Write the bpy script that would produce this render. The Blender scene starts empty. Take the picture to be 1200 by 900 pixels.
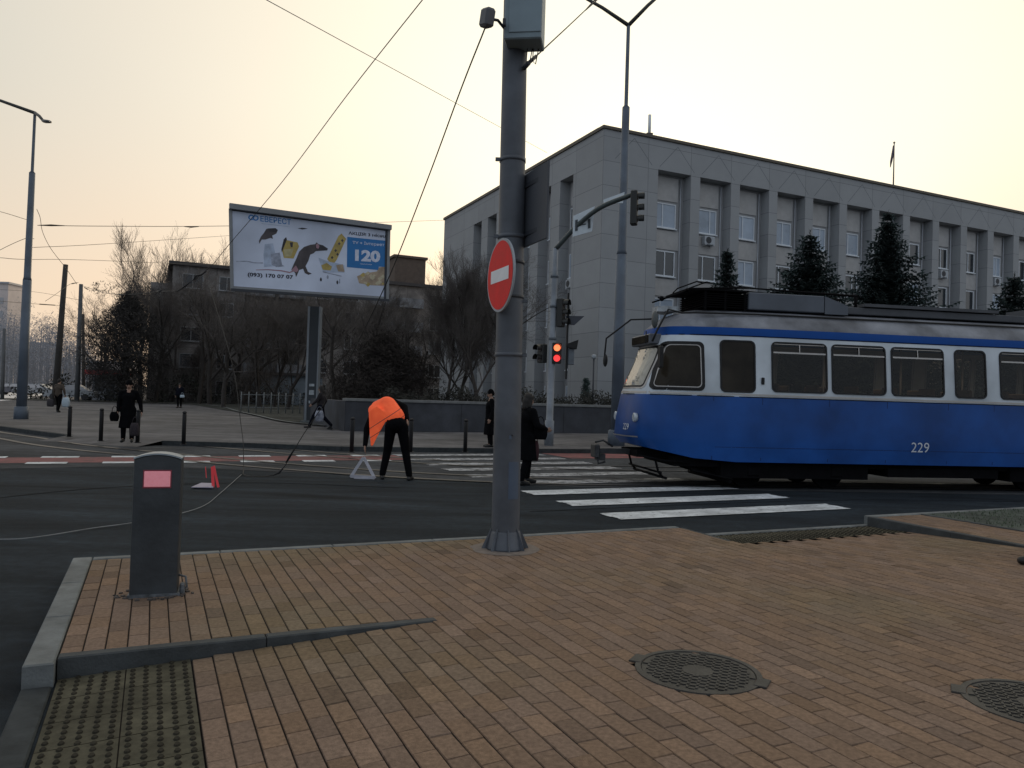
import bpy, math, random
from mathutils import Vector, Matrix, noise
from math import sin, cos, pi, radians as rad
random.seed(7)
sc = bpy.context.scene
COL = sc.collection
# ---------------------------------------------------------------- camera
FPX = 900.0
PITCH = math.atan(16/900); ROLL = math.atan(.030); CAMH = 1.6
Fv = Vector((0, cos(PITCH), sin(PITCH))); R0 = Vector((1, 0, 0)); U0 = Vector((0, -sin(PITCH), cos(PITCH)))
Rv = cos(ROLL)*R0 + sin(ROLL)*U0; Uv = -sin(ROLL)*R0 + cos(ROLL)*U0
cam = bpy.data.cameras.new('camera'); co = bpy.data.objects.new('camera', cam); COL.objects.link(co)
cam.sensor_width = 36; cam.lens = 27; cam.clip_start = .05; cam.clip_end = 3000
m = Matrix((Rv, Uv, -Fv)).transposed().to_4x4(); m.translation = (0, 0, CAMH); co.matrix_world = m
sc.camera = co
CAM = Vector((0, 0, CAMH))
def ray(x, y): return Fv + (x-600)/FPX*Rv - (y-450)/FPX*Uv
def P(x, y, z=0.0):
    d = ray(x, y); t = (z-CAMH)/d.z; return CAM + d*t
def PD(x, y, Y):
    d = ray(x, y); return CAM + d*(Y/d.y)
A25 = rad(25); cA, sA = cos(A25), sin(A25)
def G(u, v, z=0.0): return Vector((cA*u - sA*v, sA*u + cA*v, z))
def UV(p): return (cA*p[0]+sA*p[1], -sA*p[0]+cA*p[1])

# ---------------------------------------------------------------- materials
MATS = {}
def mat(name, col, rough=.75, var=.18, scale=6.0, bump=0.0, metal=0.0, spec=.5, big=0.0, emit=0.0, bscale=None, distort=0.0, col2=None):
    if name in MATS: return MATS[name]
    M = bpy.data.materials.new(name); M.use_nodes = True; MATS[name] = M
    N, L = M.node_tree.nodes, M.node_tree.links
    b = N['Principled BSDF']; b.inputs['Roughness'].default_value = rough; b.inputs['Metallic'].default_value = metal
    b.inputs['Specular IOR Level'].default_value = spec
    tc = N.new('ShaderNodeTexCoord')
    n1 = N.new('ShaderNodeTexNoise'); n1.inputs['Scale'].default_value = scale; n1.inputs['Detail'].default_value = 6; n1.inputs['Roughness'].default_value = .6
    n1.inputs['Distortion'].default_value = distort
    L.new(tc.outputs['Object'], n1.inputs['Vector'])
    mx = N.new('ShaderNodeMix'); mx.data_type = 'RGBA'
    c2 = col2 or tuple(min(1, c*(1+var)) for c in col); c1 = tuple(c*(1-var) for c in col)
    mx.inputs[6].default_value = (*c1, 1); mx.inputs[7].default_value = (*c2, 1)
    mr = N.new('ShaderNodeMapRange'); mr.inputs[1].default_value = .3; mr.inputs[2].default_value = .7
    L.new(n1.outputs[0], mr.inputs[0]); L.new(mr.outputs[0], mx.inputs[0])
    out = mx.outputs[2]
    if big:
        n2 = N.new('ShaderNodeTexNoise'); n2.inputs['Scale'].default_value = big; n2.inputs['Detail'].default_value = 4
        L.new(tc.outputs['Object'], n2.inputs['Vector'])
        m2 = N.new('ShaderNodeMapRange'); m2.inputs[1].default_value = .35; m2.inputs[2].default_value = .68; m2.inputs[3].default_value = .72; m2.inputs[4].default_value = 1.18
        L.new(n2.outputs[0], m2.inputs[0])
        mm = N.new('ShaderNodeMix'); mm.data_type = 'RGBA'; mm.blend_type = 'MULTIPLY'; mm.inputs[0].default_value = 1
        L.new(out, mm.inputs[6]); L.new(m2.outputs[0], mm.inputs[7]); out = mm.outputs[2]
    L.new(out, b.inputs['Base Color'])
    rr = N.new('ShaderNodeMapRange'); rr.inputs[3].default_value = max(0.02, rough-.1); rr.inputs[4].default_value = min(1, rough+.1)
    L.new(n1.outputs[0], rr.inputs[0]); L.new(rr.outputs[0], b.inputs['Roughness'])
    if bump:
        n3 = N.new('ShaderNodeTexNoise'); n3.inputs['Scale'].default_value = bscale or scale*4; n3.inputs['Detail'].default_value = 5
        L.new(tc.outputs['Object'], n3.inputs['Vector'])
        bp = N.new('ShaderNodeBump'); bp.inputs['Strength'].default_value = bump; bp.inputs['Distance'].default_value = .01
        L.new(n3.outputs[0], bp.inputs['Height']); L.new(bp.outputs[0], b.inputs['Normal'])
    if emit:
        L.new(out, b.inputs['Emission Color']); b.inputs['Emission Strength'].default_value = emit
    M['out'] = 0
    return M
def colsock(M): return M.node_tree.nodes['Principled BSDF'].inputs['Base Color'].links[0].from_socket
def with_attr(M):   # multiply by the per-face colour attribute 'tone'
    N, L = M.node_tree.nodes, M.node_tree.links
    b = N['Principled BSDF']; s = colsock(M)
    a = N.new('ShaderNodeAttribute'); a.attribute_name = 'tone'
    mm = N.new('ShaderNodeMix'); mm.data_type = 'RGBA'; mm.blend_type = 'MULTIPLY'; mm.inputs[0].default_value = 1
    L.new(s, mm.inputs[6]); L.new(a.outputs['Color'], mm.inputs[7]); L.new(mm.outputs[2], b.inputs['Base Color'])
    return M
def with_panels(M, bw, bh, mortar=.012, dark=.55, offset=0.0, msmooth=.1, zoff=0.0):
    N, L = M.node_tree.nodes, M.node_tree.links
    b = N['Principled BSDF']; s = colsock(M)
    tc = N.new('ShaderNodeTexCoord'); sp = N.new('ShaderNodeSeparateXYZ'); L.new(tc.outputs['Object'], sp.inputs[0])
    ad = N.new('ShaderNodeMath'); ad.operation = 'ADD'; L.new(sp.outputs[0], ad.inputs[0]); L.new(sp.outputs[1], ad.inputs[1])
    az = N.new('ShaderNodeMath'); az.operation = 'ADD'; L.new(sp.outputs[2], az.inputs[0]); az.inputs[1].default_value = zoff
    cb = N.new('ShaderNodeCombineXYZ'); L.new(ad.outputs[0], cb.inputs[0]); L.new(az.outputs[0], cb.inputs[1])
    br = N.new('ShaderNodeTexBrick'); br.offset = offset; br.inputs['Scale'].default_value = 1
    br.inputs['Brick Width'].default_value = bw; br.inputs['Row Height'].default_value = bh
    br.inputs['Mortar Size'].default_value = mortar; br.inputs['Mortar Smooth'].default_value = msmooth
    br.inputs['Color1'].default_value = (.95, .95, .95, 1); br.inputs['Color2'].default_value = (1.04, 1.04, 1.04, 1)
    br.inputs['Mortar'].default_value = (dark, dark, dark, 1)
    L.new(cb.outputs[0], br.inputs['Vector'])
    mm = N.new('ShaderNodeMix'); mm.data_type = 'RGBA'; mm.blend_type = 'MULTIPLY'; mm.inputs[0].default_value = 1
    L.new(s, mm.inputs[6]); L.new(br.outputs['Color'], mm.inputs[7]); L.new(mm.outputs[2], b.inputs['Base Color'])
    return M

def streaky(M, lo=.6, hi=1.4, sc_=.22, ang=25, sx=1.0, sy=5.5):
    N, L = M.node_tree.nodes, M.node_tree.links; b = N['Principled BSDF']; s = colsock(M)
    tc = N.new('ShaderNodeTexCoord'); mp_ = N.new('ShaderNodeMapping'); mp_.inputs['Rotation'].default_value = (0, 0, -rad(ang)); mp_.inputs['Scale'].default_value = (sx, sy, 1)
    L.new(tc.outputs['Object'], mp_.inputs[0]); n = N.new('ShaderNodeTexNoise'); n.inputs['Scale'].default_value = sc_; n.inputs['Detail'].default_value = 7; n.inputs['Roughness'].default_value = .65; n.inputs['Distortion'].default_value = .6
    L.new(mp_.outputs[0], n.inputs['Vector']); mr = N.new('ShaderNodeMapRange'); mr.inputs[1].default_value = .32; mr.inputs[2].default_value = .70; mr.inputs[3].default_value = lo; mr.inputs[4].default_value = hi; L.new(n.outputs[0], mr.inputs[0])
    mm = N.new('ShaderNodeMix'); mm.data_type = 'RGBA'; mm.blend_type = 'MULTIPLY'; mm.inputs[0].default_value = 1
    L.new(s, mm.inputs[6]); L.new(mr.outputs[0], mm.inputs[7]); L.new(mm.outputs[2], b.inputs['Base Color'])
    return M
def worn(M, under, lo=.60, hi=.72, sc_=9):      # paint rubbed through to what lies below
    N, L = M.node_tree.nodes, M.node_tree.links; b = N['Principled BSDF']; s = colsock(M)
    tc = N.new('ShaderNodeTexCoord'); n = N.new('ShaderNodeTexNoise'); n.inputs['Scale'].default_value = sc_; n.inputs['Detail'].default_value = 9; n.inputs['Roughness'].default_value = .72; L.new(tc.outputs['Object'], n.inputs['Vector'])
    mr = N.new('ShaderNodeMapRange'); mr.inputs[1].default_value = lo; mr.inputs[2].default_value = hi; L.new(n.outputs[0], mr.inputs[0])
    mm = N.new('ShaderNodeMix'); mm.data_type = 'RGBA'; L.new(mr.outputs[0], mm.inputs[0]); L.new(s, mm.inputs[6]); mm.inputs[7].default_value = (*under, 1); L.new(mm.outputs[2], b.inputs['Base Color'])
    return M
asphalt = streaky(mat('asphalt', (.019, .0255, .032), .9, .35, 9, .5, big=.35, bscale=160, spec=.12), .45, 1.7)
concrete_bed = streaky(mat('track_bed_paving', (.056, .060, .066), .9, .3, 5, .4, big=.5, bscale=90, spec=.12), .6, 1.45)
farpave = streaky(mat('far_pavement_surface', (.125, .121, .123), .9, .28, 2.5, .3, big=.3, bscale=40, spec=.15), .65, 1.35, .12)
brickm = with_attr(mat('clay_paver', (.214, .148, .106), .92, .26, 42, .55, bscale=150, spec=.12))
jointm = mat('paver_joint', (.022, .018, .016), .95, .3, 30, spec=.1)
kerbm = mat('kerb_concrete', (.150, .162, .162), .85, .28, 9, .4, big=1.2, bscale=70)
kerbdark = mat('kerb_dark', (.045, .050, .052), .9, .3, 7, .3, spec=.15)
tactilem = mat('tactile_slab', (.080, .074, .052), .9, .3, 14, .3, big=2.0, spec=.15)
whitep = worn(mat('worn_white_paint', (.58, .61, .63), .85, .2, 7, .2, big=2.2), (.06, .065, .07), .56, .66)
whitep2 = worn(mat('old_white_paint', (.36, .37, .39), .85, .4, 9, .2, big=3), (.06, .065, .07), .48, .58, 5)
redp = worn(mat('red_lane_paint', (.19, .060, .060), .85, .3, 5, .2, big=.9), (.06, .05, .05), .5, .68, 3)
railm = mat('rail_steel', (.03, .03, .032), .45, .3, 9, metal=.6)
railtop = mat('rail_top', (.10, .10, .11), .45, .2, 9, metal=.6)
soil = mat('winter_soil', (.060, .062, .056), .95, .5, 1.2, .6, big=.2, spec=.1)
grassm = mat('scrubby_turf', (.05, .062, .05), .95, .6, 6, .8, big=1.0)
grey_paint = mat('grey_pole_paint', (.088, .098, .115), .55, .22, 3.5, .2, big=1.3, bscale=25)
grey_paint2 = mat('galvanised_pole', (.22, .245, .275), .5, .15, 4, .1, big=1.3, bscale=25)
lamp_paint = mat('lamp_pole_paint', (.095, .12, .155), .6, .18, 2, .1, big=.6, bscale=15)
darkgrey = mat('anthracite_metal', (.030, .034, .042), .55, .15, 9, .06)
blackm = mat('black_rubber', (.008, .008, .009), .7, .3, 15)
wirem = mat('wire_metal', (.02, .018, .016), .7, .2, 10)
redsign = mat('sign_red', (.62, .028, .028), .6, .1, 7, emit=.06, spec=.15)  # slight glow added to the red, the plate holds no lamp
whitesign = mat('sign_white', (.70, .73, .78), .45, .08, 7)
pinkref = mat('pink_reflector', (.90, .33, .38), .35, .10, 60, emit=.15)  # weak emission put in for the shine of the reflector
cabm = mat('cabinet_paint', (.20, .26, .29), .5, .12, 3, .05)
bark = mat('bark', (.045, .038, .033), .95, .35, 6, .6)
twigm = mat('twigs', (.105, .092, .084), .95, .3, 3)  # twig colour lightened to suggest haze
twig_far = mat('hazy_twigs', (.235, .25, .285), .95, .2, 1)  # pale blue-grey puts the distance haze into the colour
needlem = mat('spruce_needles', (.036, .055, .052), .9, .6, 2.2)
leafm = mat('dark_leaves', (.024, .026, .020), .9, .5, 2)
hedgem = mat('winter_hedge', (.022, .022, .018), .95, .6, 1.5)
windowglass = mat('window_glass', (.02, .026, .032), .08, .3, .6, spec=.9)
curtain = mat('pale_curtained_glass', (.36, .43, .52), .3, .25, .5, spec=.6)
pvc = mat('white_window_frame', (.70, .74, .78), .5, .08, 6)
facade = with_panels(mat('facade_panels', (.345, .355, .365), .9, .05, .7, .2, bscale=30, spec=.2), 3.27, 1.48, .018, .62, zoff=.2)
facade_d = mat('facade_recess', (.34, .34, .345), .9, .07, 1.0, .15)
corn = mat('cornice_metal', (.10, .085, .065), .6, .15, 3)
resid = with_panels(mat('old_block_wall', (.235, .218, .208), .95, .3, 1.2, .2, big=.15), 3.1, 2.9, .03, .7)  # wall colour lightened in place of haze
roofm = mat('roof_felt', (.07, .065, .065), .9, .2, 2)
hazeb = mat('hazy_block_wall', (.62, .55, .52), .95, .12, .4)  # distance haze painted as a pale wall colour
hazew = mat('hazy_window', (.42, .42, .44), .6, .1, .6)  # pale tone carries the painted haze of far panes and roofs
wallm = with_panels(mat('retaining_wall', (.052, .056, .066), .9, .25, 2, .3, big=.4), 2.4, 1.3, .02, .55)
copem = mat('wall_coping', (.17, .175, .175), .85, .2, 4)
# ---------------------------------------------------------------- mesh builder
ROOTM = {}
class MB:
    def __init__(s): s.v = []; s.f = []; s.mi = []; s.sm = []; s.tone = []
    def add(s, vs, fs, mi=0, smooth=False, tone=1.0):
        o = len(s.v); s.v += [tuple(p) for p in vs]
        for f in fs: s.f.append([o+i for i in f]); s.mi.append(mi); s.sm.append(smooth); s.tone.append(tone)
        return s
    def box(s, c, d, R=None, mi=0, bev=0.0):
        c = Vector(c); hx, hy, hz = d[0]/2, d[1]/2, d[2]/2
        if bev <= 0:
            vs = [Vector((x*hx, y*hy, z*hz)) for x in (-1, 1) for y in (-1, 1) for z in (-1, 1)]
            fs = [(0,1,3,2),(4,6,7,5),(0,4,5,1),(2,3,7,6),(0,2,6,4),(1,5,7,3)]
        else:
            b = min(bev, hx*.9, hy*.9, hz*.9); vs = []; idx = {}
            for x in (-1, 1):
                for y in (-1, 1):
                    for z in (-1, 1):
                        for k in range(3):
                            q = [x*hx, y*hy, z*hz]
                            for j in range(3):
                                if j != k: q[j] -= (x, y, z)[j]*b
                            idx[(x, y, z, k)] = len(vs); vs.append(Vector(q))
            fs = []
            for k in range(3):
                for sgn in (-1, 1):
                    o = [j for j in range(3) if j != k]; f = []
                    for a, bb in ((-1,-1),(1,-1),(1,1),(-1,1)):
                        q = [0, 0, 0]; q[k] = sgn; q[o[0]] = a; q[o[1]] = bb; f.append(idx[(*q, k)])
                    fs.append(f)
            for k in range(3):       # edges running along axis k
                o = [j for j in range(3) if j != k]
                for a in (-1, 1):
                    for bb in (-1, 1):
                        q0 = [0,0,0]; q0[k] = -1; q0[o[0]] = a; q0[o[1]] = bb
                        q1 = list(q0); q1[k] = 1
                        fs.append([idx[(*q0, o[0])], idx[(*q0, o[1])], idx[(*q1, o[1])], idx[(*q1, o[0])]])
            for x in (-1, 1):
                for y in (-1, 1):
                    for z in (-1, 1): fs.append([idx[(x, y, z, 0)], idx[(x, y, z, 1)], idx[(x, y, z, 2)]])
        if R is not None: vs = [R @ p for p in vs]
        return s.add([p + c for p in vs], fs, mi)
    def bx(s, x0, x1, y0, y1, z0, z1, mi=0, bev=0.0): return s.box(((x0+x1)/2, (y0+y1)/2, (z0+z1)/2), (abs(x1-x0), abs(y1-y0), abs(z1-z0)), None, mi, bev)
    def tube(s, pts, rs, n=8, mi=0, caps=True, smooth=True, flat=1.0):
        pts = [Vector(p) for p in pts]
        if not hasattr(rs, '__len__'): rs = [rs]*len(pts)
        vs = []; fs = []; prev = None
        for i, p in enumerate(pts):
            t = (pts[min(i+1, len(pts)-1)] - pts[max(i-1, 0)])
            if t.length < 1e-9: t = Vector((0, 0, 1))
            t.normalize()
            if prev is None:
                a = Vector((0, 0, 1)) if abs(t.z) < .9 else Vector((1, 0, 0)); x = t.cross(a).normalized()
            else:
                x = prev - t*prev.dot(t)
                x = x.normalized() if x.length > 1e-6 else t.orthogonal().normalized()
            prev = x; y = t.cross(x)
            for k in range(n):
                an = 2*pi*k/n; vs.append(p + (x*cos(an) + y*sin(an)*flat)*rs[i])
        for i in range(len(pts)-1):
            for k in range(n):
                k2 = (k+1) % n; fs.append((i*n+k, i*n+k2, (i+1)*n+k2, (i+1)*n+k))
        s.add(vs, fs, mi, smooth)
        if caps:
            o = len(s.v) - len(vs)
            s.f.append([o+k for k in range(n)][::-1]); s.mi.append(mi); s.sm.append(False); s.tone.append(1)
            s.f.append([o+(len(pts)-1)*n+k for k in range(n)]); s.mi.append(mi); s.sm.append(False); s.tone.append(1)
        return s
    def ball(s, c, r, n=10, mi=0, sc=(1, 1, 1)):
        c = Vector(c); vs = []; fs = []; m_ = n//2+1
        for i in range(m_+1):
            th = pi*i/m_
            for k in range(n): vs.append(c + Vector((sin(th)*cos(2*pi*k/n)*sc[0], sin(th)*sin(2*pi*k/n)*sc[1], cos(th)*sc[2]))*r)
        for i in range(m_):
            for k in range(n): fs.append((i*n+k, (i+1)*n+k, (i+1)*n+(k+1) % n, i*n+(k+1) % n))
        return s.add(vs, fs, mi, True)
    def cap(s, p0, r0, p1, r1, n=12):      # capsule
        p0, p1 = Vector(p0), Vector(p1); d = p1-p0; L = d.length
        if L < 1e-6: return s.ball(p0, r0, n)
        d /= L; pts = []; rs = []
        for k in range(5):
            a = pi/2*(1-k/4); pts.append(p0 - d*r0*sin(a)); rs.append(max(r0*cos(a), r0*.03))
        for k in range(1, 5):
            a = pi/2*k/4; pts.append(p1 + d*r1*sin(a)); rs.append(max(r1*cos(a), r1*.03))
        pts.insert(5, p1); rs.insert(5, r1)
        return s.tube(pts, rs, n)
    def prism(s, poly, n0, thick, mi=0):   # poly: 3d points, extruded by vector
        poly = [Vector(p) for p in poly]; e = Vector(n0)*thick; k = len(poly)
        vs = poly + [p+e for p in poly]
        fs = [list(range(k))[::-1], list(range(k, 2*k))] + [(i, (i+1) % k, k+(i+1) % k, k+i) for i in range(k)]
        return s.add(vs, fs, mi)
    def build(s, name, mats, parent=None, local=False, attr=False):
        me = bpy.data.meshes.new(name)
        vs = s.v
        if parent is not None and not local:
            Mi = ROOTM[parent.name].inverted(); vs = [tuple(Mi @ Vector(p)) for p in vs]
        me.from_pydata(vs, [], s.f)
        if not isinstance(mats, (list, tuple)): mats = [mats]
        for m_ in mats: me.materials.append(m_)
        me.polygons.foreach_set('material_index', s.mi); me.polygons.foreach_set('use_smooth', s.sm)
        if attr:
            ca = me.color_attributes.new('tone', 'FLOAT_COLOR', 'CORNER'); i = 0; buf = []
            for k, p in enumerate(me.polygons):
                t = s.tone[k]; t = t if hasattr(t, '__len__') else (t, t, t)
                buf += [t[0], t[1], t[2], 1.0]*p.loop_total
            ca.data.foreach_set('color', buf)
        me.update()
        o = bpy.data.objects.new(name, me); COL.objects.link(o)
        if parent is not None: o.parent = parent; ROOTM[o.name] = ROOTM[parent.name]
        else: ROOTM[o.name] = Matrix.Identity(4)
        return o
def tag(o, label=None, cat=None, group=None, kind=None):
    if label: o['label'] = label
    if cat: o['category'] = cat
    if group: o['group'] = group
    if kind: o['kind'] = kind
    return o
def root(name, label, cat, loc, rz=0.0, group=None):
    o = bpy.data.objects.new(name, None); COL.objects.link(o); o.empty_display_size = .2
    o.location = loc; o.rotation_euler = (0, 0, rz)
    ROOTM[o.name] = Matrix.Translation(Vector(loc)) @ Matrix.Rotation(rz, 4, 'Z')
    return tag(o, label, cat, group)
def kids(o): return [c for c in bpy.data.objects if c.parent == o]
def dup(o, loc, rz=0.0, label=None, scale=None, par=None):
    c = o.copy(); COL.objects.link(c)
    if par is not None: c.parent = par
    else:
        c.location = loc; c.rotation_euler = (0, 0, rz)
        if scale: c.scale = (scale,)*3 if not hasattr(scale, '__len__') else scale
        if label: c['label'] = label
    for k in kids(o): dup(k, None, par=c)
    return c
def struct(mb, name, mats, **k):
    o = mb.build(name, mats, **k); o['kind'] = 'structure'; return o
def blob(name, prims, m_, parent, voxel=.014, smooth=4):
    mb = MB()
    for p in prims:
        if p[0] == 'b': mb.ball(p[1], p[2], 14, 0, p[3] if len(p) > 3 else (1, 1, 1))
        elif p[0] == 'm': mb.add(p[1], p[2])
        else: mb.cap(*p[1:5])
    tmp = mb.build(name, m_, None)
    r = tmp.modifiers.new('r', 'REMESH'); r.mode = 'VOXEL'; r.voxel_size = voxel; r.use_smooth_shade = True
    if smooth: q = tmp.modifiers.new('s', 'SMOOTH'); q.iterations = smooth; q.factor = .5
    dg = bpy.context.evaluated_depsgraph_get(); dg.update()
    me = bpy.data.meshes.new_from_object(tmp.evaluated_get(dg)); me.name = name
    me.materials.clear(); me.materials.append(m_)
    bpy.data.objects.remove(tmp)
    o = bpy.data.objects.new(name, me); COL.objects.link(o); o.parent = parent; ROOTM[o.name] = ROOTM.get(parent.name, Matrix.Identity(4))
    return o
def textmesh(name, txt, m_, mapf, parent=None, thick=0.0, bold=0.0):
    cu = bpy.data.curves.new(name, 'FONT'); cu.body = txt; cu.resolution_u = 3; cu.offset = bold
    t = bpy.data.objects.new(name, cu); COL.objects.link(t)
    dg = bpy.context.evaluated_depsgraph_get(); dg.update()
    me = bpy.data.meshes.new_from_object(t.evaluated_get(dg))
    bpy.data.objects.remove(t)
    xs = [v.co.x for v in me.vertices]; ys = [v.co.y for v in me.vertices]
    x0, x1, y0, y1 = min(xs), max(xs), min(ys), max(ys)
    mb = MB(); mb.add([mapf((v.co.x-x0)/(x1-x0), (v.co.y-y0)/(y1-y0)) for v in me.vertices], [list(p.vertices) for p in me.polygons])
    bpy.data.meshes.remove(me)
    return mb.build(name, m_, parent)

# ================================================================ GROUND
b = MB(); S = 1500
b.add([(-S, -S, 0), (S, -S, 0), (S, S, 0), (-S, S, 0)], [(0, 1, 2, 3)])
struct(b, 'road', asphalt)
def sheet(name, pts, z, m_):
    b = MB(); b.add([(p[0], p[1], z) for p in pts], [list(range(len(pts)))]); return struct(b, name, m_)
kerbpx = [(-500, 462), (-250, 478), (-100, 495), (0, 504), (80, 515), (140, 519), (190, 522), (300, 525), (400, 529), (500, 530), (600, 531), (740, 532), (900, 536), (1200, 543), (1700, 562)]
kerbpts = [P(x, y) for x, y in kerbpx]
bed = [P(x, y) for x, y in [(-400, 545), (0, 549.5), (130, 547), (260, 550), (400, 556), (560, 565), (680, 571), (760, 573)]]
bed += [G(13, 10.2), G(20, 7.8), G(40, 7.8)] + [p for p in kerbpts[::-1] if p.x > -18]
sheet('tram_track_paving', bed, .004, concrete_bed)
# red lane with white blocks, running along u at v = 17.8..20
sheet('red_crossing_lane', [G(-9, 17.9), G(5.75, 18.1), G(5.75, 19.45), G(-9, 19.25)], .008, redp)
sheet('red_crossing_lane', [G(10.3, 18.1), G(24, 18.1), G(24, 20.6), G(10.3, 20.6)], .008, redp)
b = MB()
k = -9.0
while k < 5.2:
    for vv, off in ((17.75, 0), (19.2, .1)):
        a0, a1 = k+off, k+off+.72
        b.add([G(a0, vv, .012), G(a1, vv, .012), G(a1, vv+.38, .012), G(a0, vv+.38, .012)], [(0, 1, 2, 3)])
    k += 1.35
struct(b, 'lane_block_markings', whitep)
b = MB(); b2 = MB()
for i in range(9):
    v0 = 8.72 + i*1.29 + (.0 if i < 3 else .1)
    t = b if i < 3 else b2
    # worn ragged ends: several slightly different sub strips
    n = 7
    for j in range(n):
        a = j/n; bb = (j+1)/n; e0 = random.uniform(-.03, .03); e1 = random.uniform(-.03, .03)
        t.add([G(5.75+e0, v0+a*.56, .0125), G(10.05+e1, v0+a*.56, .0125), G(10.05+e1, v0+bb*.56, .0125), G(5.75+e0, v0+bb*.56, .0125)], [(0, 1, 2, 3)])
struct(b, 'crosswalk_stripes', whitep); struct(b2, 'crosswalk_stripes', whitep2)
# rails
def spline(pts, n=14):
    out = []
    pts = [Vector((p[0], p[1], p[2] if len(p) > 2 else 0)) for p in pts]; q = [2*pts[0]-pts[1]] + pts + [2*pts[-1]-pts[-2]]
    for i in range(1, len(q)-2):
        for k in range(n):
            t = k/n; p0, p1, p2, p3 = q[i-1:i+3]
            out.append(.5*((2*p1)+(p2-p0)*t+(2*p0-5*p1+4*p2-p3)*t*t+(3*p1-p0-3*p2+p3)*t*t*t))
    out.append(pts[-1]); return out
def ribbon(b, pts, off, w, z, mi=0):
    vs = []
    for i, p in enumerate(pts):
        t = pts[min(i+1, len(pts)-1)]-pts[max(i-1, 0)]; t.z = 0; t.normalize(); n = Vector((-t.y, t.x, 0))
        for s_ in (-.5, .5): q = p + n*(off+w*s_); vs.append((q.x, q.y, z))
    b.add(vs, [(2*i, 2*i+2, 2*i+3, 2*i+1) for i in range(len(pts)-1)], mi)
TC = spline([(40, 21), (16.8, 17.33), (9, 16.1), (2.03, 15.0), (-1, 15.0), (-4, 15.9), (-8, 17.9), (-13.4, 21.5), (-22, 31), (-36, 60), (-60, 110)])
b = MB()
for off in (0, -3.1):
    for g in (-.5, .5):
        ribbon(b, TC, off+g, .17, .016, 0); ribbon(b, TC, off+g, .055, .0185, 1)
struct(b, 'tram_rails', [railm, railtop])
# darker repaired seams and tar lines in the asphalt
tar = mat('tar_seam', (.010, .011, .013), .95, .2, 9, spec=.05)
b = MB()
for pts, w in (([P(-60, 590), P(120, 572), P(300, 566), P(470, 572)], .05), ([P(620, 600), P(800, 592), P(1000, 586), P(1200, 588)], .03)):
    ribbon(b, spline(pts, 8), 0, w, .004)
struct(b, 'asphalt_seams', tar)

# far pavement
far = [Vector((p.x, p.y, .12)) for p in kerbpts] + [Vector((300, 60, .12)), Vector((500, 900, .12)), Vector((-900, 900, .12)), Vector((-700, 200, .12))]
sheet('far_pavement', far, .12, farpave)
b = MB()
for i in range(len(kerbpts)-1):
    a, c = kerbpts[i], kerbpts[i+1]; t = (c-a).normalized(); n = Vector((-t.y, t.x, 0))
    h = .13
    if kerbpx[i][0] in (80, 140):
        ap = a-n*.9; cp = c-n*.9; apron = MB(); apron.add([(ap.x, ap.y, .006), (cp.x, cp.y, .006), (c.x, c.y, .124), (a.x, a.y, .124)], [(0, 1, 2, 3)]); struct(apron, 'driveway_apron', farpave); continue
    o = n*-.02; w = n*.16
    b.add([a+o+Vector((0, 0, -.02)), c+o+Vector((0, 0, -.02)), c+o+Vector((0, 0, h)), a+o+Vector((0, 0, h)), a+w+Vector((0, 0, h)), c+w+Vector((0, 0, h))], [(0, 1, 2, 3), (3, 2, 5, 4)])
struct(b, 'far_kerb', kerbdark)
# distant street on the left, its lit look put into a pale colour
sheet('distant_street', [P(x, y, .12) for x, y in [(-400, 476), (-40, 474), (0, 470), (33, 467), (66, 459), (72, 455.3), (40, 454.6), (0, 456), (-300, 452)]], .126, mat('pale_street', (.62, .60, .58), .8, .15, .5))
# planted bank
bankpx = [(180, 466), (245, 470), (285, 484), (330, 494), (395, 501)]
bankpx = bankpx[2:]
bank = [G(-14, 78), G(3, 76)] + [P(x, y, .14) for x, y in bankpx] + [G(6.7, 29.55), G(7.1, 31), G(66, 31), G(66, 84.9), G(-14, 84.9)]
sheet('planted_bank', bank, .15, soil)
b = MB(); bk = [G(-14, 78), G(3, 76)]+[P(x, y, .14) for x, y in bankpx]+[G(6.8, 29.5)]
ribbon(b, spline(bk, 5), 0, .18, .19); struct(b, 'bank_kerb', kerbm)
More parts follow.
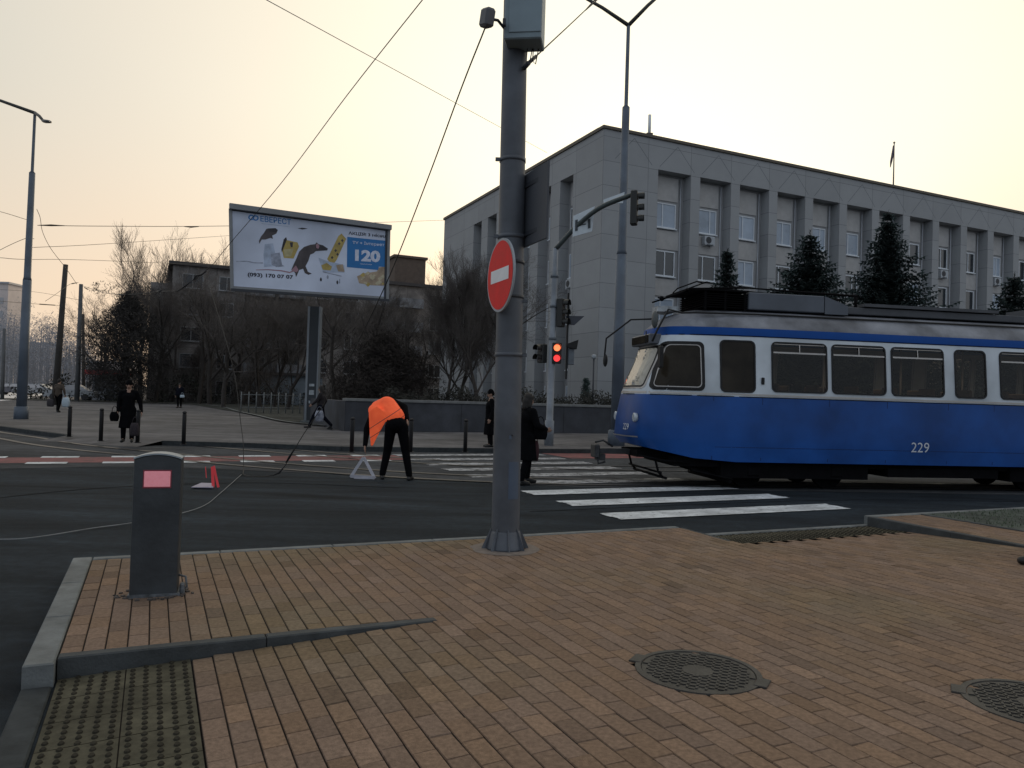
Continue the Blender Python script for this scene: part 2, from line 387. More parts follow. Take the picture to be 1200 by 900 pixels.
# foreground pavement -------------------------------------------------
MH = [(2.78, 3.42), (4.13, 2.42)]
def hz(u, v, cu, cv):
    z = .12
    if cv < 4.80: z = .012+.108*min(1, max(0, (u+.42)/2.07))
    if 5.72 < cu < 8.86 and cv > 5.0: z = .12-.108*max(0, min(1, (v-5.0)/2.2))
    return z
b = MB(); PU, PV = .112, .222
iu = 0; u = -.42
while u < 20:
    v = -3 + (PV/2 if iu % 2 else 0) + random.uniform(-.012, .012)
    while v < 7.40:
        cu, cv = u+PU/2, v+PV/2
        v1 = min(v+PV, 7.40); v0 = v
        if v0 < 4.80 < v1 and cu < 1.7:
            if cv < 4.8: v1 = 4.78
            else: v0 = 4.80
        skip = v1-v0 < .03
        if -.42 < cu < .25 and cv < 4.8: skip = True
        if 5.72 < cu < 8.86 and 6.72 < cv: skip = True
        if cu > 9.9 and cv > 5.75: skip = True
        if any((cu-a)**2+(cv-c)**2 < .265**2 for a, c in MH): skip = True
        if (cu > 12 and cv < 0): skip = True
        if not skip:
            g = .0035; ch = .0028; d = .006; j = random.uniform(-.0016, .0010); tu = random.gauss(0, .0009); tv = random.gauss(0, .0009)
            q = []
            for (a, c) in ((u+.0034, v0+.0016), (u+PU-.0034, v0+.0016), (u+PU-.0034, v1-.0016), (u+.0034, v1-.0016)): q.append((a, c))
            outer = [G(a, c, hz(a, c, cu, cv)-d+j) for a, c in q]
            m_ = ((cu, cv))
            inner = [G(a+(ch if a < cu else -ch), c+(ch if c < (v0+v1)/2 else -ch), hz(a, c, cu, cv)+j+(tu if a < cu else -tu)+(tv if c < cv else -tv)) for a, c in q]
            base = [G(a, c, hz(a, c, cu, cv)-d-.001) for a, c in ((u, v0), (u+PU, v0), (u+PU, v1), (u, v1))]
            n_ = noise.noise(Vector((cu*.8, cv*.8, 3))); t = 1+random.gauss(0, .075)+n_*.10; t *= (.80 if random.random() < .035 else 1)
            wr = random.uniform(-.06, .06)
            grn = max(0, noise.noise(Vector((cu*.6, cv*.6, 9))))*.35
            tone = (t*(1+wr*.5), t, t*(1-wr))
            tone = (tone[0]*(1-grn*.5), tone[1]*(1-grn*.15), tone[2]*(1-grn*.5))
            b.add(outer+inner, [(4, 5, 6, 7), (0, 1, 5, 4), (1, 2, 6, 5), (2, 3, 7, 6), (3, 0, 4, 7)], 0, False, tone)
            b.add(base, [(0, 1, 2, 3)], 1)
        v += PV
    u += PU; iu += 1
struct(b, 'pavement', [brickm, jointm], attr=True)
# body under the pavement edge
b = MB()
def kerb(b, u0, u1, v0, v1, z1, mi=0, z1b=None, seg=1.0, along='u'):
    L = (u1-u0) if along == 'u' else (v1-v0); n = max(1, round(L/seg))
    for i in range(n):
        a, c = i/n, (i+1)/n
        if along == 'u': U = (u0+L*a+.003, u0+L*c-.003); W = (v0, v1)
        else: U = (u0, u1); W = (v0+L*a+.003, v0+L*c-.003)
        za = z1 if z1b is None else z1+(z1b-z1)*a; zb = z1 if z1b is None else z1+(z1b-z1)*c
        zz = (lambda uu, vv: za if (uu if along == 'u' else vv) == (U if along == 'u' else W)[0] else zb)
        e = .008
        q = [(U[0], W[0]), (U[1], W[0]), (U[1], W[1]), (U[0], W[1])]
        bot = [G(a_, c_, -.05) for a_, c_ in q]; mid = [G(a_, c_, zz(a_, c_)-e) for a_, c_ in q]
        um, vm = sum(U)/2, sum(W)/2
        top = [G(a_+(e if a_ < um else -e), c_+(e if c_ < vm else -e), zz(a_, c_)) for a_, c_ in q]
        b.add(bot+mid+top, [(8, 9, 10, 11)]+[(i_, (i_+1) % 4, 4+(i_+1) % 4, 4+i_) for i_ in range(4)]+[(4+i_, 4+(i_+1) % 4, 8+(i_+1) % 4, 8+i_) for i_ in range(4)], mi)
kerb(b, -.57, -.425, 4.70, 7.50, .128, along='v')
kerb(b, -.42, 5.70, 7.405, 7.50, .126)
kerb(b, 8.90, 24, 7.405, 7.52, .13)
kerb(b, 5.70, 8.90, 7.405, 7.50, .016)
struct(b, 'kerb', kerbm)
b = MB()
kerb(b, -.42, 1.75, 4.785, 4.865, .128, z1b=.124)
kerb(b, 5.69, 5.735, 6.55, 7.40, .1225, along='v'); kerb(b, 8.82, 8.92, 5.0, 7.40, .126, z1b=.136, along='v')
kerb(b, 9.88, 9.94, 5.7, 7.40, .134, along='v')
struct(b, 'ramp_kerb', mat('kerb_shaded', (.052, .058, .060), .85, .3, 9, .4, big=1.2, bscale=70))  # darker copy of the kerb concrete, shade of the face in its colour
b = MB(); kerb(b, -.57, -.43, -3, 4.69, .014, along='v'); struct(b, 'gutter_strip', kerbdark)
# tactile slabs
def tactile(u0, u1, v0, v1, name, slab, long_axis):
    b = MB(); nu = max(1, round((u1-u0)/slab)); nv = max(1, round((v1-v0)/slab))
    su, sv = (u1-u0)/nu, (v1-v0)/nv
    for i in range(nu):
        for j in range(nv):
            a0, a1, c0, c1 = u0+i*su+.003, u0+(i+1)*su-.003, v0+j*sv+.003, v0+(j+1)*sv-.003
            q = [(a0, c0), (a1, c0), (a1, c1), (a0, c1)]
            b.add([G(a, c, hz(a, c, (a0+a1)/2, (c0+c1)/2)-.001) for a, c in q], [(0, 1, 2, 3)])
            b.add([G(a, c, hz(a, c, (a0+a1)/2, (c0+c1)/2)-.006) for a, c in [(a0-.003, c0-.003), (a1+.003, c0-.003), (a1+.003, c1+.003), (a0-.003, c1+.003)]], [(0, 1, 2, 3)], 1)
            n = round(slab/.058)
            for p_ in range(n):
                for r_ in range(n):
                    uu = a0+(p_+.5)*(a1-a0)/n; vv = c0+(r_+.5)*(c1-c0)/n
                    if p_ % 2: vv += (c1-c0)/n*.25
                    else: vv -= (c1-c0)/n*.25
                    z = hz(uu, vv, (a0+a1)/2, (c0+c1)/2)
                    w, l = (.011, .017)
                    lo = [G(uu+w*1.35*cos(k*pi/4), vv+l*1.3*sin(k*pi/4), z-.001) for k in range(8)]
                    hi = [G(uu+w*cos(k*pi/4), vv+l*sin(k*pi/4), z+.006) for k in range(8)]
                    b.add(lo+hi, [(8, 9, 10, 11, 12, 13, 14, 15)]+[(k, (k+1) % 8, 8+(k+1) % 8, 8+k) for k in range(8)], 2)
    struct(b, name, [tactilem, jointm, mat('tactile_stud', (.032, .029, .022), .9, .3, 14, spec=.1)])
tactile(-.415, .248, -1.03, 4.78, 'tactile_paving', .31, 'v')
tactile(5.76, 8.80, 6.76, 7.36, 'tactile_paving', .30, 'u')
b = MB(); b.add([G(9.95, 5.75, .128), G(22, 5.75, .128), G(22, 7.40, .128), G(9.95, 7.40, .128)], [(0, 1, 2, 3)])
struct(b, 'verge', grassm)
b = MB(); b.add([G(20.1, -3, .118), G(60, -3, .118), G(60, 5.7, .118), G(20.1, 5.7, .118)], [(0, 1, 2, 3)]); struct(b, 'side_ground', soil)
# tufts + grit in the verge
b = MB()
for i in range(1600):
    p = G(random.uniform(9.97, 14), random.uniform(5.78, 7.36), .128); h = random.uniform(.01, .045); a = random.uniform(0, pi); w = .006
    d = Vector((cos(a), sin(a), 0))*w; l = Vector((random.uniform(-.02, .02), random.uniform(-.02, .02), h))
    b.add([p-d, p+d, p+l], [(0, 1, 2)])
tag(b.build('short_grass', mat('grass_blade', (.05, .075, .04), .9, .5, 20)), 'sparse short grass on the verge behind the pavement', 'grass', kind='stuff')
# manholes
iron = mat('cast_iron', (.045, .043, .040), .6, .35, 30, .3, metal=.3, big=4)
for i, (mu, mv) in enumerate(MH):
    c = G(mu, mv, .12); r = root('manhole_cover', ['round chequered iron manhole cover nearer the middle of the brick pavement', 'round iron manhole cover cut off by the right picture edge'][i], 'manhole cover', c, A25)
    b = MB(); n = 40
    ring = lambda R_, z: [(R_*cos(2*pi*k/n), R_*sin(2*pi*k/n), z) for k in range(n)]
    prof = [(.345, -.004), (.343, .0055), (.312, .0065), (.309, -.004)]
    vs = []; 
    for R_, z in prof: vs += ring(R_, z)
    b.add(vs, [(j*n+k, j*n+(k+1) % n, (j+1)*n+(k+1) % n, (j+1)*n+k) for j in range(3) for k in range(n)])
    for an in (2.2, 2.2+pi):
        R_ = Matrix.Rotation(an, 3, 'Z'); b.box(R_ @ Vector((.345, 0, .003)), (.07, .13, .012), R_, 0, .003)
    b.build('frame', iron, r, local=True)
    b = MB(); vs = ring(.307, .001); b.add(vs, [list(range(n))])
    g = .034
    for a in range(-10, 11):
        for c_ in range(-10, 11):
            x, y = a*g, c_*g
            if math.hypot(x, y) > .290: continue
            if math.hypot(x, y) < .09: continue
            R_ = Matrix.Rotation(pi/4 if (a+c_) % 2 else -pi/4, 3, 'Z'); b.box((x, y, .0035), (.030, .012, .006), R_, 0)
    b.tube([(0, 0, .0), (0, 0, .005)], .085, 24)
    b.build('lid', iron, r, local=True)

# ================================================================ WORLD AND LIGHT
W = bpy.data.worlds.new('World'); sc.world = W; W.use_nodes = True
N, L = W.node_tree.nodes, W.node_tree.links
SUN_AZ, SUN_EL = rad(10), rad(13)
sd = Vector((sin(SUN_AZ)*cos(SUN_EL), cos(SUN_AZ)*cos(SUN_EL), sin(SUN_EL)))
bg = N['Background']
sky = N.new('ShaderNodeTexSky'); sky.sky_type = 'NISHITA'; sky.sun_disc = False; sky.sun_elevation = SUN_EL; sky.sun_rotation = SUN_AZ; sky.dust_density = 4; sky.air_density = 1.5
tc = N.new('ShaderNodeTexCoord')
glow = Vector((sin(rad(12))*cos(rad(19)), cos(rad(12))*cos(rad(19)), sin(rad(19))))
dp = N.new('ShaderNodeVectorMath'); dp.operation = 'DOT_PRODUCT'; dp.inputs[1].default_value = glow
nrm = N.new('ShaderNodeVectorMath'); nrm.operation = 'NORMALIZE'; L.new(tc.outputs['Generated'], nrm.inputs[0]); L.new(nrm.outputs[0], dp.inputs[0])
ac = N.new('ShaderNodeMath'); ac.operation = 'ARCCOSINE'; L.new(dp.outputs['Value'], ac.inputs[0])
dv = N.new('ShaderNodeMath'); dv.operation = 'DIVIDE'; dv.inputs[1].default_value = pi; L.new(ac.outputs[0], dv.inputs[0])
rp = N.new('ShaderNodeValToRGB'); L.new(dv.outputs[0], rp.inputs[0]); e = rp.color_ramp.elements
stops = [(0, (1.0, .99, .84)), (.085, (1.0, .97, .80)), (.14, (.97, .88, .71)), (.21, (.80, .73, .61)), (.30, (.57, .56, .50)), (.42, (.55, .56, .58)), (.6, (.44, .49, .56)), (1, (.39, .45, .54))]
e[0].position, e[0].color = stops[0][0], (*stops[0][1], 1); e[1].position, e[1].color = stops[-1][0], (*stops[-1][1], 1)
for p_, c_ in stops[1:-1]: q = e.new(p_); q.color = (*c_, 1)
sp = N.new('ShaderNodeSeparateXYZ'); L.new(nrm.outputs[0], sp.inputs[0])
# peach band near the horizon on the left
mz = N.new('ShaderNodeMapRange'); mz.inputs[1].default_value = 0; mz.inputs[2].default_value = .36; mz.inputs[3].default_value = 1; mz.inputs[4].default_value = 0; mz.interpolation_type = 'SMOOTHSTEP'; L.new(sp.outputs[2], mz.inputs[0])
mf = N.new('ShaderNodeMapRange'); mf.inputs[1].default_value = .05; mf.inputs[2].default_value = .13; mf.interpolation_type = 'SMOOTHSTEP'; L.new(dv.outputs[0], mf.inputs[0])
mf2 = N.new('ShaderNodeMapRange'); mf2.inputs[1].default_value = .22; mf2.inputs[2].default_value = .42; mf2.inputs[3].default_value = 1; mf2.inputs[4].default_value = 0; L.new(dv.outputs[0], mf2.inputs[0])
mu_ = N.new('ShaderNodeMath'); mu_.operation = 'MULTIPLY'; L.new(mz.outputs[0], mu_.inputs[0]); L.new(mf.outputs[0], mu_.inputs[1])
mu2 = N.new('ShaderNodeMath'); mu2.operation = 'MULTIPLY'; L.new(mu_.outputs[0], mu2.inputs[0]); L.new(mf2.outputs[0], mu2.inputs[1])
mx = N.new('ShaderNodeMix'); mx.data_type = 'RGBA'; L.new(mu2.outputs[0], mx.inputs[0]); L.new(rp.outputs[0], mx.inputs[6]); mx.inputs[7].default_value = (.95, .71, .51, 1)
# faint haze clouds
nz = N.new('ShaderNodeTexNoise'); nz.inputs['Scale'].default_value = 1.6; nz.inputs['Detail'].default_value = 3; L.new(nrm.outputs[0], nz.inputs['Vector'])
nm = N.new('ShaderNodeMapRange'); nm.inputs[3].default_value = .95; nm.inputs[4].default_value = 1.05; L.new(nz.outputs[0], nm.inputs[0])
m1 = N.new('ShaderNodeMix'); m1.data_type = 'RGBA'; m1.blend_type = 'MULTIPLY'; m1.inputs[0].default_value = 1; L.new(mx.outputs[2], m1.inputs[6]); L.new(nm.outputs[0], m1.inputs[7])
ns = N.new('ShaderNodeMix'); ns.data_type = 'RGBA'; ns.blend_type = 'ADD'; ns.inputs[0].default_value = .010; L.new(m1.outputs[2], ns.inputs[6]); L.new(sky.outputs[0], ns.inputs[7])
L.new(ns.outputs[2], bg.inputs[0]); bg.inputs[1].default_value = 1.0
sl = bpy.data.lights.new('sun', 'SUN'); sl.energy = 1.5; sl.angle = rad(12); sl.color = (1, .80, .56)
so = bpy.data.objects.new('sun', sl); COL.objects.link(so); so.rotation_euler = (-sd).to_track_quat('-Z', 'Y').to_euler()
sc.view_settings.view_transform = 'Standard'; sc.view_settings.look = 'None'; sc.view_settings.exposure = 0
sc.render.resolution_x = 1024; sc.render.resolution_y = 768

# ================================================================ BIG BUILDING
CU, CV, H = 24.05, 39.54, 18.18; BL, BD = 56.0, 28.0
o = root('office_building', 'long grey panel-clad office building with deep vertical window bays behind the tram', 'building', G(CU, CV, 0), A25)
RZ = [(-.1, 1.0), ]
rows = [(.9, 2.5), (3.55, 5.15), (6.6, 8.2), (9.62, 11.24), (12.70, 14.28)]
REC_T = 16.12; DEP = .75
b = MB()
fr = [(3.93+.09+i*3.27, 3.93+.09+i*3.27+2.52) for i in range(15)]
lf = [(3.62+i*3.05, 3.62+i*3.05+1.75) for i in range(6)]
# core set back by DEP
b.bx(DEP, BL, DEP, BD, 0, H-.25, 1)
# frieze + base plinth front / side
b.bx(0, BL, 0, DEP, REC_T, H-.2, 0); b.bx(0, DEP, DEP, BD, REC_T, H-.2, 0)
x = 0
for a, c in fr+[(BL, BL)]:
    b.bx(x, a, 0, DEP, 0, REC_T, 0); x = c
y = DEP
for a, c in lf+[(BD, BD)]:
    b.bx(0, DEP, y, a, 0, REC_T, 0); y = c
for a, c in fr: b.bx(a, c, .28, DEP, 0, .8, 0)
for a, c in lf: b.bx(.28, DEP, a, c, 0, .8, 0)
b.build('wall', [facade, facade_d], o, local=True)
b = MB(); b.bx(-.10, BL, -.10, .5, H-.2, H, 0, .02); b.bx(-.10, .5, .5, BD+.1, H-.2, H, 0); b.bx(.5, BL, .5, BD, H-.22, H-.1, 0); b.build('cornice', corn, o, local=True)
def window(par, c, w, h, nrm_, glass, split=.35):
    # c centre on wall plane; nrm_ 'y-' or 'x-' outward
    f = MB(); t = .07
    def B(mb, a0, a1, z0, z1, d0, d1, mi=0):
        if nrm_ == 'y': mb.bx(c[0]+a0, c[0]+a1, c[1]-d1, c[1]-d0, c[2]+z0, c[2]+z1, mi)
        else: mb.bx(c[0]-d1, c[0]-d0, c[1]-a1, c[1]-a0, c[2]+z0, c[2]+z1, mi)
    B(f, -w/2, w/2, h/2-t, h/2, 0, .09); B(f, -w/2, w/2, -h/2, -h/2+t, 0, .09)
    B(f, -w/2, -w/2+t, -h/2+t, h/2-t, 0, .09); B(f, w/2-t, w/2, -h/2+t, h/2-t, 0, .09)
    if split: B(f, -w/2+w*split-t/2, -w/2+w*split+t/2, -h/2+t, h/2-t, 0, .085)
    B(f, -w/2-.05, w/2+.05, -h/2-.07, -h/2-.003, 0, .20)
    fo = f.build('window', pvc, par, local=True)
    g = MB(); B(g, -w/2+t*.8, w/2-t*.8, -h/2+t*.8, h/2-t*.8, .02, .045); g.build('pane', glass, fo, local=True)
for i, (a, c) in enumerate(fr):
    for j, (z0, z1) in enumerate(rows[1:]):
        small = (i > 6 and j < 2)
        w = 1.55
        window(o, ((a+c)/2-.12+.0, DEP, (z0+z1)/2), w, z1-z0, 'y', random.choice([curtain, windowglass, curtain] if i < 3 else [windowglass, windowglass, curtain]), random.choice([.33, .66, .5]))
for i, (a, c) in enumerate(lf):
    for j, (z0, z1) in enumerate(rows):
        window(o, (DEP, (a+c)/2, (z0+z1)/2), 1.1, z1-z0, 'x', random.choice([windowglass, windowglass, curtain]), .5)
# infill panels, drain pipes, lintels in each bay
infm = mat('infill_sheet', (.46, .45, .44), .85, .1, 2); ppm = mat('pipe_grey', (.40, .42, .45), .5, .1, 3)
for a, c in fr:
    for x0_, x1_, z0_, z1_ in ((a+.25, c-.45, 14.45, 15.95), (a+.02, c-.30, 8.35, 9.45), (a+.02, c-.30, 11.35, 12.55)):
        b = MB(); b.bx(x0_, x1_, DEP-.06, DEP-.003, z0_, z1_); b.build('infill_panel', infm, o, local=True)
    pp = MB(); pp.tube([(c-.28, DEP-.1, .8), (c-.28, DEP-.1, 15.95)], .045, 6); pp.build('drain_pipe', ppm, o, local=True)
for a, c in lf: b = MB(); b.bx(DEP-.06, DEP-.003, a+.3, c-.3, 14.45, 15.95); b.build('infill_panel', infm, o, local=True)
# chevron relief lines in the frieze (thin grooves standing proud)
b = MB()
for i in range(17):
    x0 = .6+i*3.27
    for sx in (-1, 1):
        p0 = Vector((x0+1.6, -.004, 17.75)); p1 = Vector((x0+1.6+sx*1.35, -.004, 16.3)); d = (p1-p0).normalized(); n = Vector((d.z, 0, -d.x))*.012
        b.add([p0-n, p0+n, p1+n, p1-n], [(0, 1, 2, 3)])
b.build('relief_line', mat('relief_groove', (.11, .12, .135), .9, .1, 3), o, local=True)
# air conditioners : things hanging on the wall
AC = []
def ac_unit(loc, rz, label):
    if AC:
        return AC.append(dup(AC[0], loc, rz, label))
    r = root('air_conditioner', label, 'air conditioner', loc, rz, 'air conditioners under the office windows'); AC.append(r)
    m_ = mat('ac_white', (.42, .45, .48), .6, .1, 5)
    b = MB(); b.bx(-.42, .42, -.32, 0, 0, .55, 0, .02); b.build('casing', m_, r, local=True)
    b = MB(); b.tube([(-.1, -.325, .28), (-.1, -.335, .28)], .22, 20); b.tube([(-.1, -.336, .28), (-.1, -.345, .28)], .06, 10); b.build('fan_grille', darkgrey, r, local=True)
    b = MB(); b.bx(-.35, -.30, -.34, .1, -.06, -.003); b.bx(.30, .35, -.34, .1, -.06, -.003); b.build('bracket', pvc, r, local=True)
acl = [(1, 3, 'white air conditioner under the upper window of the second bay from the corner'), (8, 3, 'white air conditioner under the upper window just right of the tallest spruce'),
       (10, 3, 'white air conditioner under an upper window, left of the rightmost spruce'), (11, 3, 'white air conditioner under an upper window, above the rightmost spruce')]
for bi, rj, lb in acl:
    a, c = fr[bi]; z0 = rows[rj+1 if rj < 4 else 4][0]
    p = Vector(((a+c)/2-.1, DEP-.12, z0-.75)); pw = ROOTM[o.name] @ p; ac_unit(pw, A25, lb)
pw = ROOTM[o.name] @ Vector((DEP-.12, lf[0][0]+.8, rows[3][0]-.72)); ac_unit(pw, A25-pi/2, 'white air conditioner below a window on the short left side of the office building')
# roof mast and flag
r = root('roof_antenna', 'slim pale antenna rod on the roof edge near the building corner', 'antenna', PD(761, 153, 48.2))
b = MB(); q = PD(761, 153, 48.2); b.tube([q-Vector((0, 0, .5)), q+Vector((0, 0, 1.0))], .10, 8); b.build('rod', pvc, r)
b = MB(); b.box(q-Vector((0, 0, .35)), (.4, .4, .3)); b.build('base', corn, r)
q = PD(1047, 212, 62.5)
r = root('flagpole', 'flagpole with a limp furled flag on the office roof', 'flagpole', q)
b = MB(); b.tube([q-Vector((0, 0, .9)), q+Vector((0, 0, 3.1))], [.06, .04], 6); b.ball(q+Vector((0, 0, 3.15)), .09, 8); b.build('pole', mat('flagpole_paint', (.2, .18, .17), .6), r)
b = MB(); b.tube([q+Vector((-.05, 0, 2.9)), q+Vector((-.1, 0, 2.3)), q+Vector((-.22, 0, 1.6)), q+Vector((-.28, 0, 1.1))], [.10, .17, .15, .04], 7, flat=.5); b.build('flag', mat('flag_cloth', (.12, .10, .12), .9), r)

# ================================================================ OLD RESIDENTIAL BLOCK (back left)
RU, RVv, RH = 1.38, 85.4, 14.1
o = root('apartment_block', 'long dark four storey apartment block with a flat roof behind the bare trees', 'building', G(RU, RVv, 0), A25)
b = MB(); b.bx(0, 50, 0, 13, 0, RH, 0); b.build('wall', resid, o, local=True)
b = MB(); b.bx(-.4, 50.3, -.45, 13.3, RH, RH+.35); b.build('roof', roofm, o, local=True)
b = MB(); b.bx(-2.0, -.003, 1, 9, 0, RH-1.8); b.build('side_wing', resid, o, local=True)
b = MB(); b.bx(23.5, 27.2, 1.0, 6, RH+.36, RH+3.4); b.bx(23.3, 27.4, .8, 6.2, RH+3.42, RH+3.7); b.bx(25.0, 27.1, .6, 1.0, 0, RH-.01) ; b.build('stair_tower', mat('stair_tower_brick', (.11, .085, .07), .9, .2, 2), o, local=True)
b = MB(); b.bx(10, 11.2, 3, 4, RH+.36, RH+1.6); b.bx(37, 38, 3, 4, RH+.36, RH+1.5); b.build('chimney', mat('chimney_brick', (.09, .07, .06), .9), o, local=True)
dimglass = mat('dim_window_glass', (.018, .02, .024), .2, .4, .5, spec=.6); dimframe = mat('dim_window_frame', (.32, .33, .34), .6, .2, 1)
pv_, pvc = pvc, dimframe
for i in range(15):
    for j in range(5):
        w = 1.5 if i % 3 else 2.0
        if 24.5 < 1.9+i*3.3 < 27.6: continue
        window(o, (1.9+i*3.3, -.0, 1.7+j*2.72), w, 1.45, 'y', random.choice([dimglass, dimglass, dimglass, mat('dim_curtain', (.12, .13, .14), .4, .3, 1)]), .5)
pvc = pv_
for i in (2, 3, 6, 7, 10, 13):
    for j in range(1, 5):
        b = MB(); x = 1.9+i*3.3; z = .75+j*2.72; b.bx(x-1.4, x+1.4, -1.15, -.09, z-.12, z)
        b.bx(x-1.4, x+1.4, -1.17, -1.10, z+.003, z+.95); b.bx(x-1.40, x-1.34, -1.09, -.09, z+.003, z+.95); b.bx(x+1.34, x+1.4, -1.09, -.09, z+.003, z+.95)
        b.build('balcony', mat('balcony_panel', (.20, .21, .23), .8, .4, 1.2), o, local=True)
b = MB()
b.bx(8, 15, -2.2, -.1, 0, 3.2); b.build('shop_front', mat('pale_shop_front', (.20, .24, .28), .7, .2, 1), o, local=True)
b = MB(); b.bx(7.8, 15.2, -2.6, -.05, 3.21, 3.5); b.build('shop_roof', roofm, o, local=True)
# far left blocks, haze painted into their wall colours
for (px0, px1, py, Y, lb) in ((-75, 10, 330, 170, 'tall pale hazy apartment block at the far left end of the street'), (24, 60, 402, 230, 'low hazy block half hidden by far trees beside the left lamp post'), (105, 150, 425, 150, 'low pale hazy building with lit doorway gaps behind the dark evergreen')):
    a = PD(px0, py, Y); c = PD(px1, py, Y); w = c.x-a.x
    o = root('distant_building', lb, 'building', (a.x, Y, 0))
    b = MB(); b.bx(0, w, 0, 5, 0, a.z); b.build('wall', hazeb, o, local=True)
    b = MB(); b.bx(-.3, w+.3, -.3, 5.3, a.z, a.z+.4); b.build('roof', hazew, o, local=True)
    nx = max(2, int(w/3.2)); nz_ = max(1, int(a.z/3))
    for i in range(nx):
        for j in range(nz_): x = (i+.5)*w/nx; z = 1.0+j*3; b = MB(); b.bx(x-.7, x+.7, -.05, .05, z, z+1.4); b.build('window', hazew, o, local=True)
# red-white kiosk at x~122
q = P(122, 462, .12); q = PD(122, 461, 75)
r = root('kiosk', 'small street kiosk with a red canopy beside the dark evergreen', 'kiosk', (q.x, q.y, .12))
b = MB(); b.bx(-1.2, 1.2, 0, 2.2, 0, 2.5); b.build('cabin', mat('kiosk_wall', (.25, .26, .29), .7, .2, 2), r, local=True)
b = MB(); b.bx(-1.5, 1.5, -.9, 2.3, 2.51, 2.95); b.build('canopy', mat('kiosk_red', (.30, .03, .03), .6), r, local=True)
b = MB(); b.bx(-.95, -.1, -.05, -.003, .9, 2.2); b.bx(.2, 1.0, -.05, -.003, .05, 2.2); b.build('shutter', darkgrey, r, local=True)

# retaining wall with coping
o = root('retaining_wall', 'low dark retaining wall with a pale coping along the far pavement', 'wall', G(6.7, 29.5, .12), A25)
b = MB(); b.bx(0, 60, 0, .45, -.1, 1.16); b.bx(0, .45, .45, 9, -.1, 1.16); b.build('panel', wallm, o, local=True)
b = MB()
for i in range(30): b.bx(i*2+.005, i*2+1.995, -.05, .52, 1.163, 1.27, 0, .01)
b.build('coping', copem, o, local=True)
sheet('raised_lawn', [G(7.2, 29.98), G(66.5, 29.98), G(90, 39.5), G(90, 100), G(70, 100), G(70, 67), G(24.1, 67), G(20, 50), G(7.2, 41)], .95, soil)

# ================================================================ TREES
def bare_tree(name, h, seed, spread=.55, trunk_r=.16, levels=5, twig=twigm, upright=.25, first=.22, dens=1.0):
    R = random.Random(seed); T = MB(); C = MB()
    def grow(p, d, ln, r, lv):
        n = 4 if lv < 2 else 3; pts = [p.copy()]; rs = [r]; q = p.copy(); dd = d.copy()
        for i in range(n):
            dd = (dd + Vector((R.gauss(0, .13), R.gauss(0, .13), R.gauss(0, .08)+upright*.12*(1 if lv else 0)))).normalized()
            q = q + dd*ln/n; pts.append(q.copy()); rs.append(max(.004, r*(1-.5*(i+1)/n)))
        tgt = T if lv <= 1 else C
        tgt.tube(pts, rs, [8, 6, 4, 3, 3, 3, 3][lv], caps=False)
        if lv >= levels: return
        nb = [6, 5, 5, 5, 4, 4, 3][lv]; nb = max(2, round(nb*dens))
        for k in range(nb):
            t = (first if lv == 0 else .25) + (1-(first if lv == 0 else .25))*(k+R.random()*.6)/nb
            i = min(len(pts)-2, int(t*(len(pts)-1))); f = t*(len(pts)-1)-i; f = min(1, f)
            s = pts[i].lerp(pts[i+1], f); ax = (pts[i+1]-pts[i]).normalized()
            a = R.random()*2*pi; o_ = ax.orthogonal().normalized(); o_ = Matrix.Rotation(a, 3, ax) @ o_
            ang = R.uniform(.4, .95)*spread*1.6
            nd = (ax*cos(ang)+o_*sin(ang)+Vector((0, 0, upright*(.5 if lv else .3)))).normalized()
            rr = rs[i]*R.uniform(.42, .62) if lv < 3 else rs[i]*.6
            grow(s, nd, ln*R.uniform(.48, .68)*(1 if lv else (1.15-t*.35)), max(rr, .0045), lv+1)
        # leader
    grow(Vector((0, 0, -.1)), Vector((R.gauss(0, .03), R.gauss(0, .03), 1)).normalized(), h*.62, trunk_r, 0)
    r = root(name, None, 'tree', (0, 0, 0))
    T.build('trunk', bark, r, local=True); C.build('crown', twig, r, local=True)
    return r
_x = 0
protos = [bare_tree('bare_tree', 11.5, 57, spread=.42, upright=.42, trunk_r=.17, dens=1.35, first=.12), bare_tree('bare_tree', 9.5, 11), bare_tree('bare_tree', 9.0, 23, spread=.7, trunk_r=.18, first=.3), bare_tree('bare_tree', 10.5, 35, spread=.45, upright=.5, trunk_r=.15, dens=1.15)]
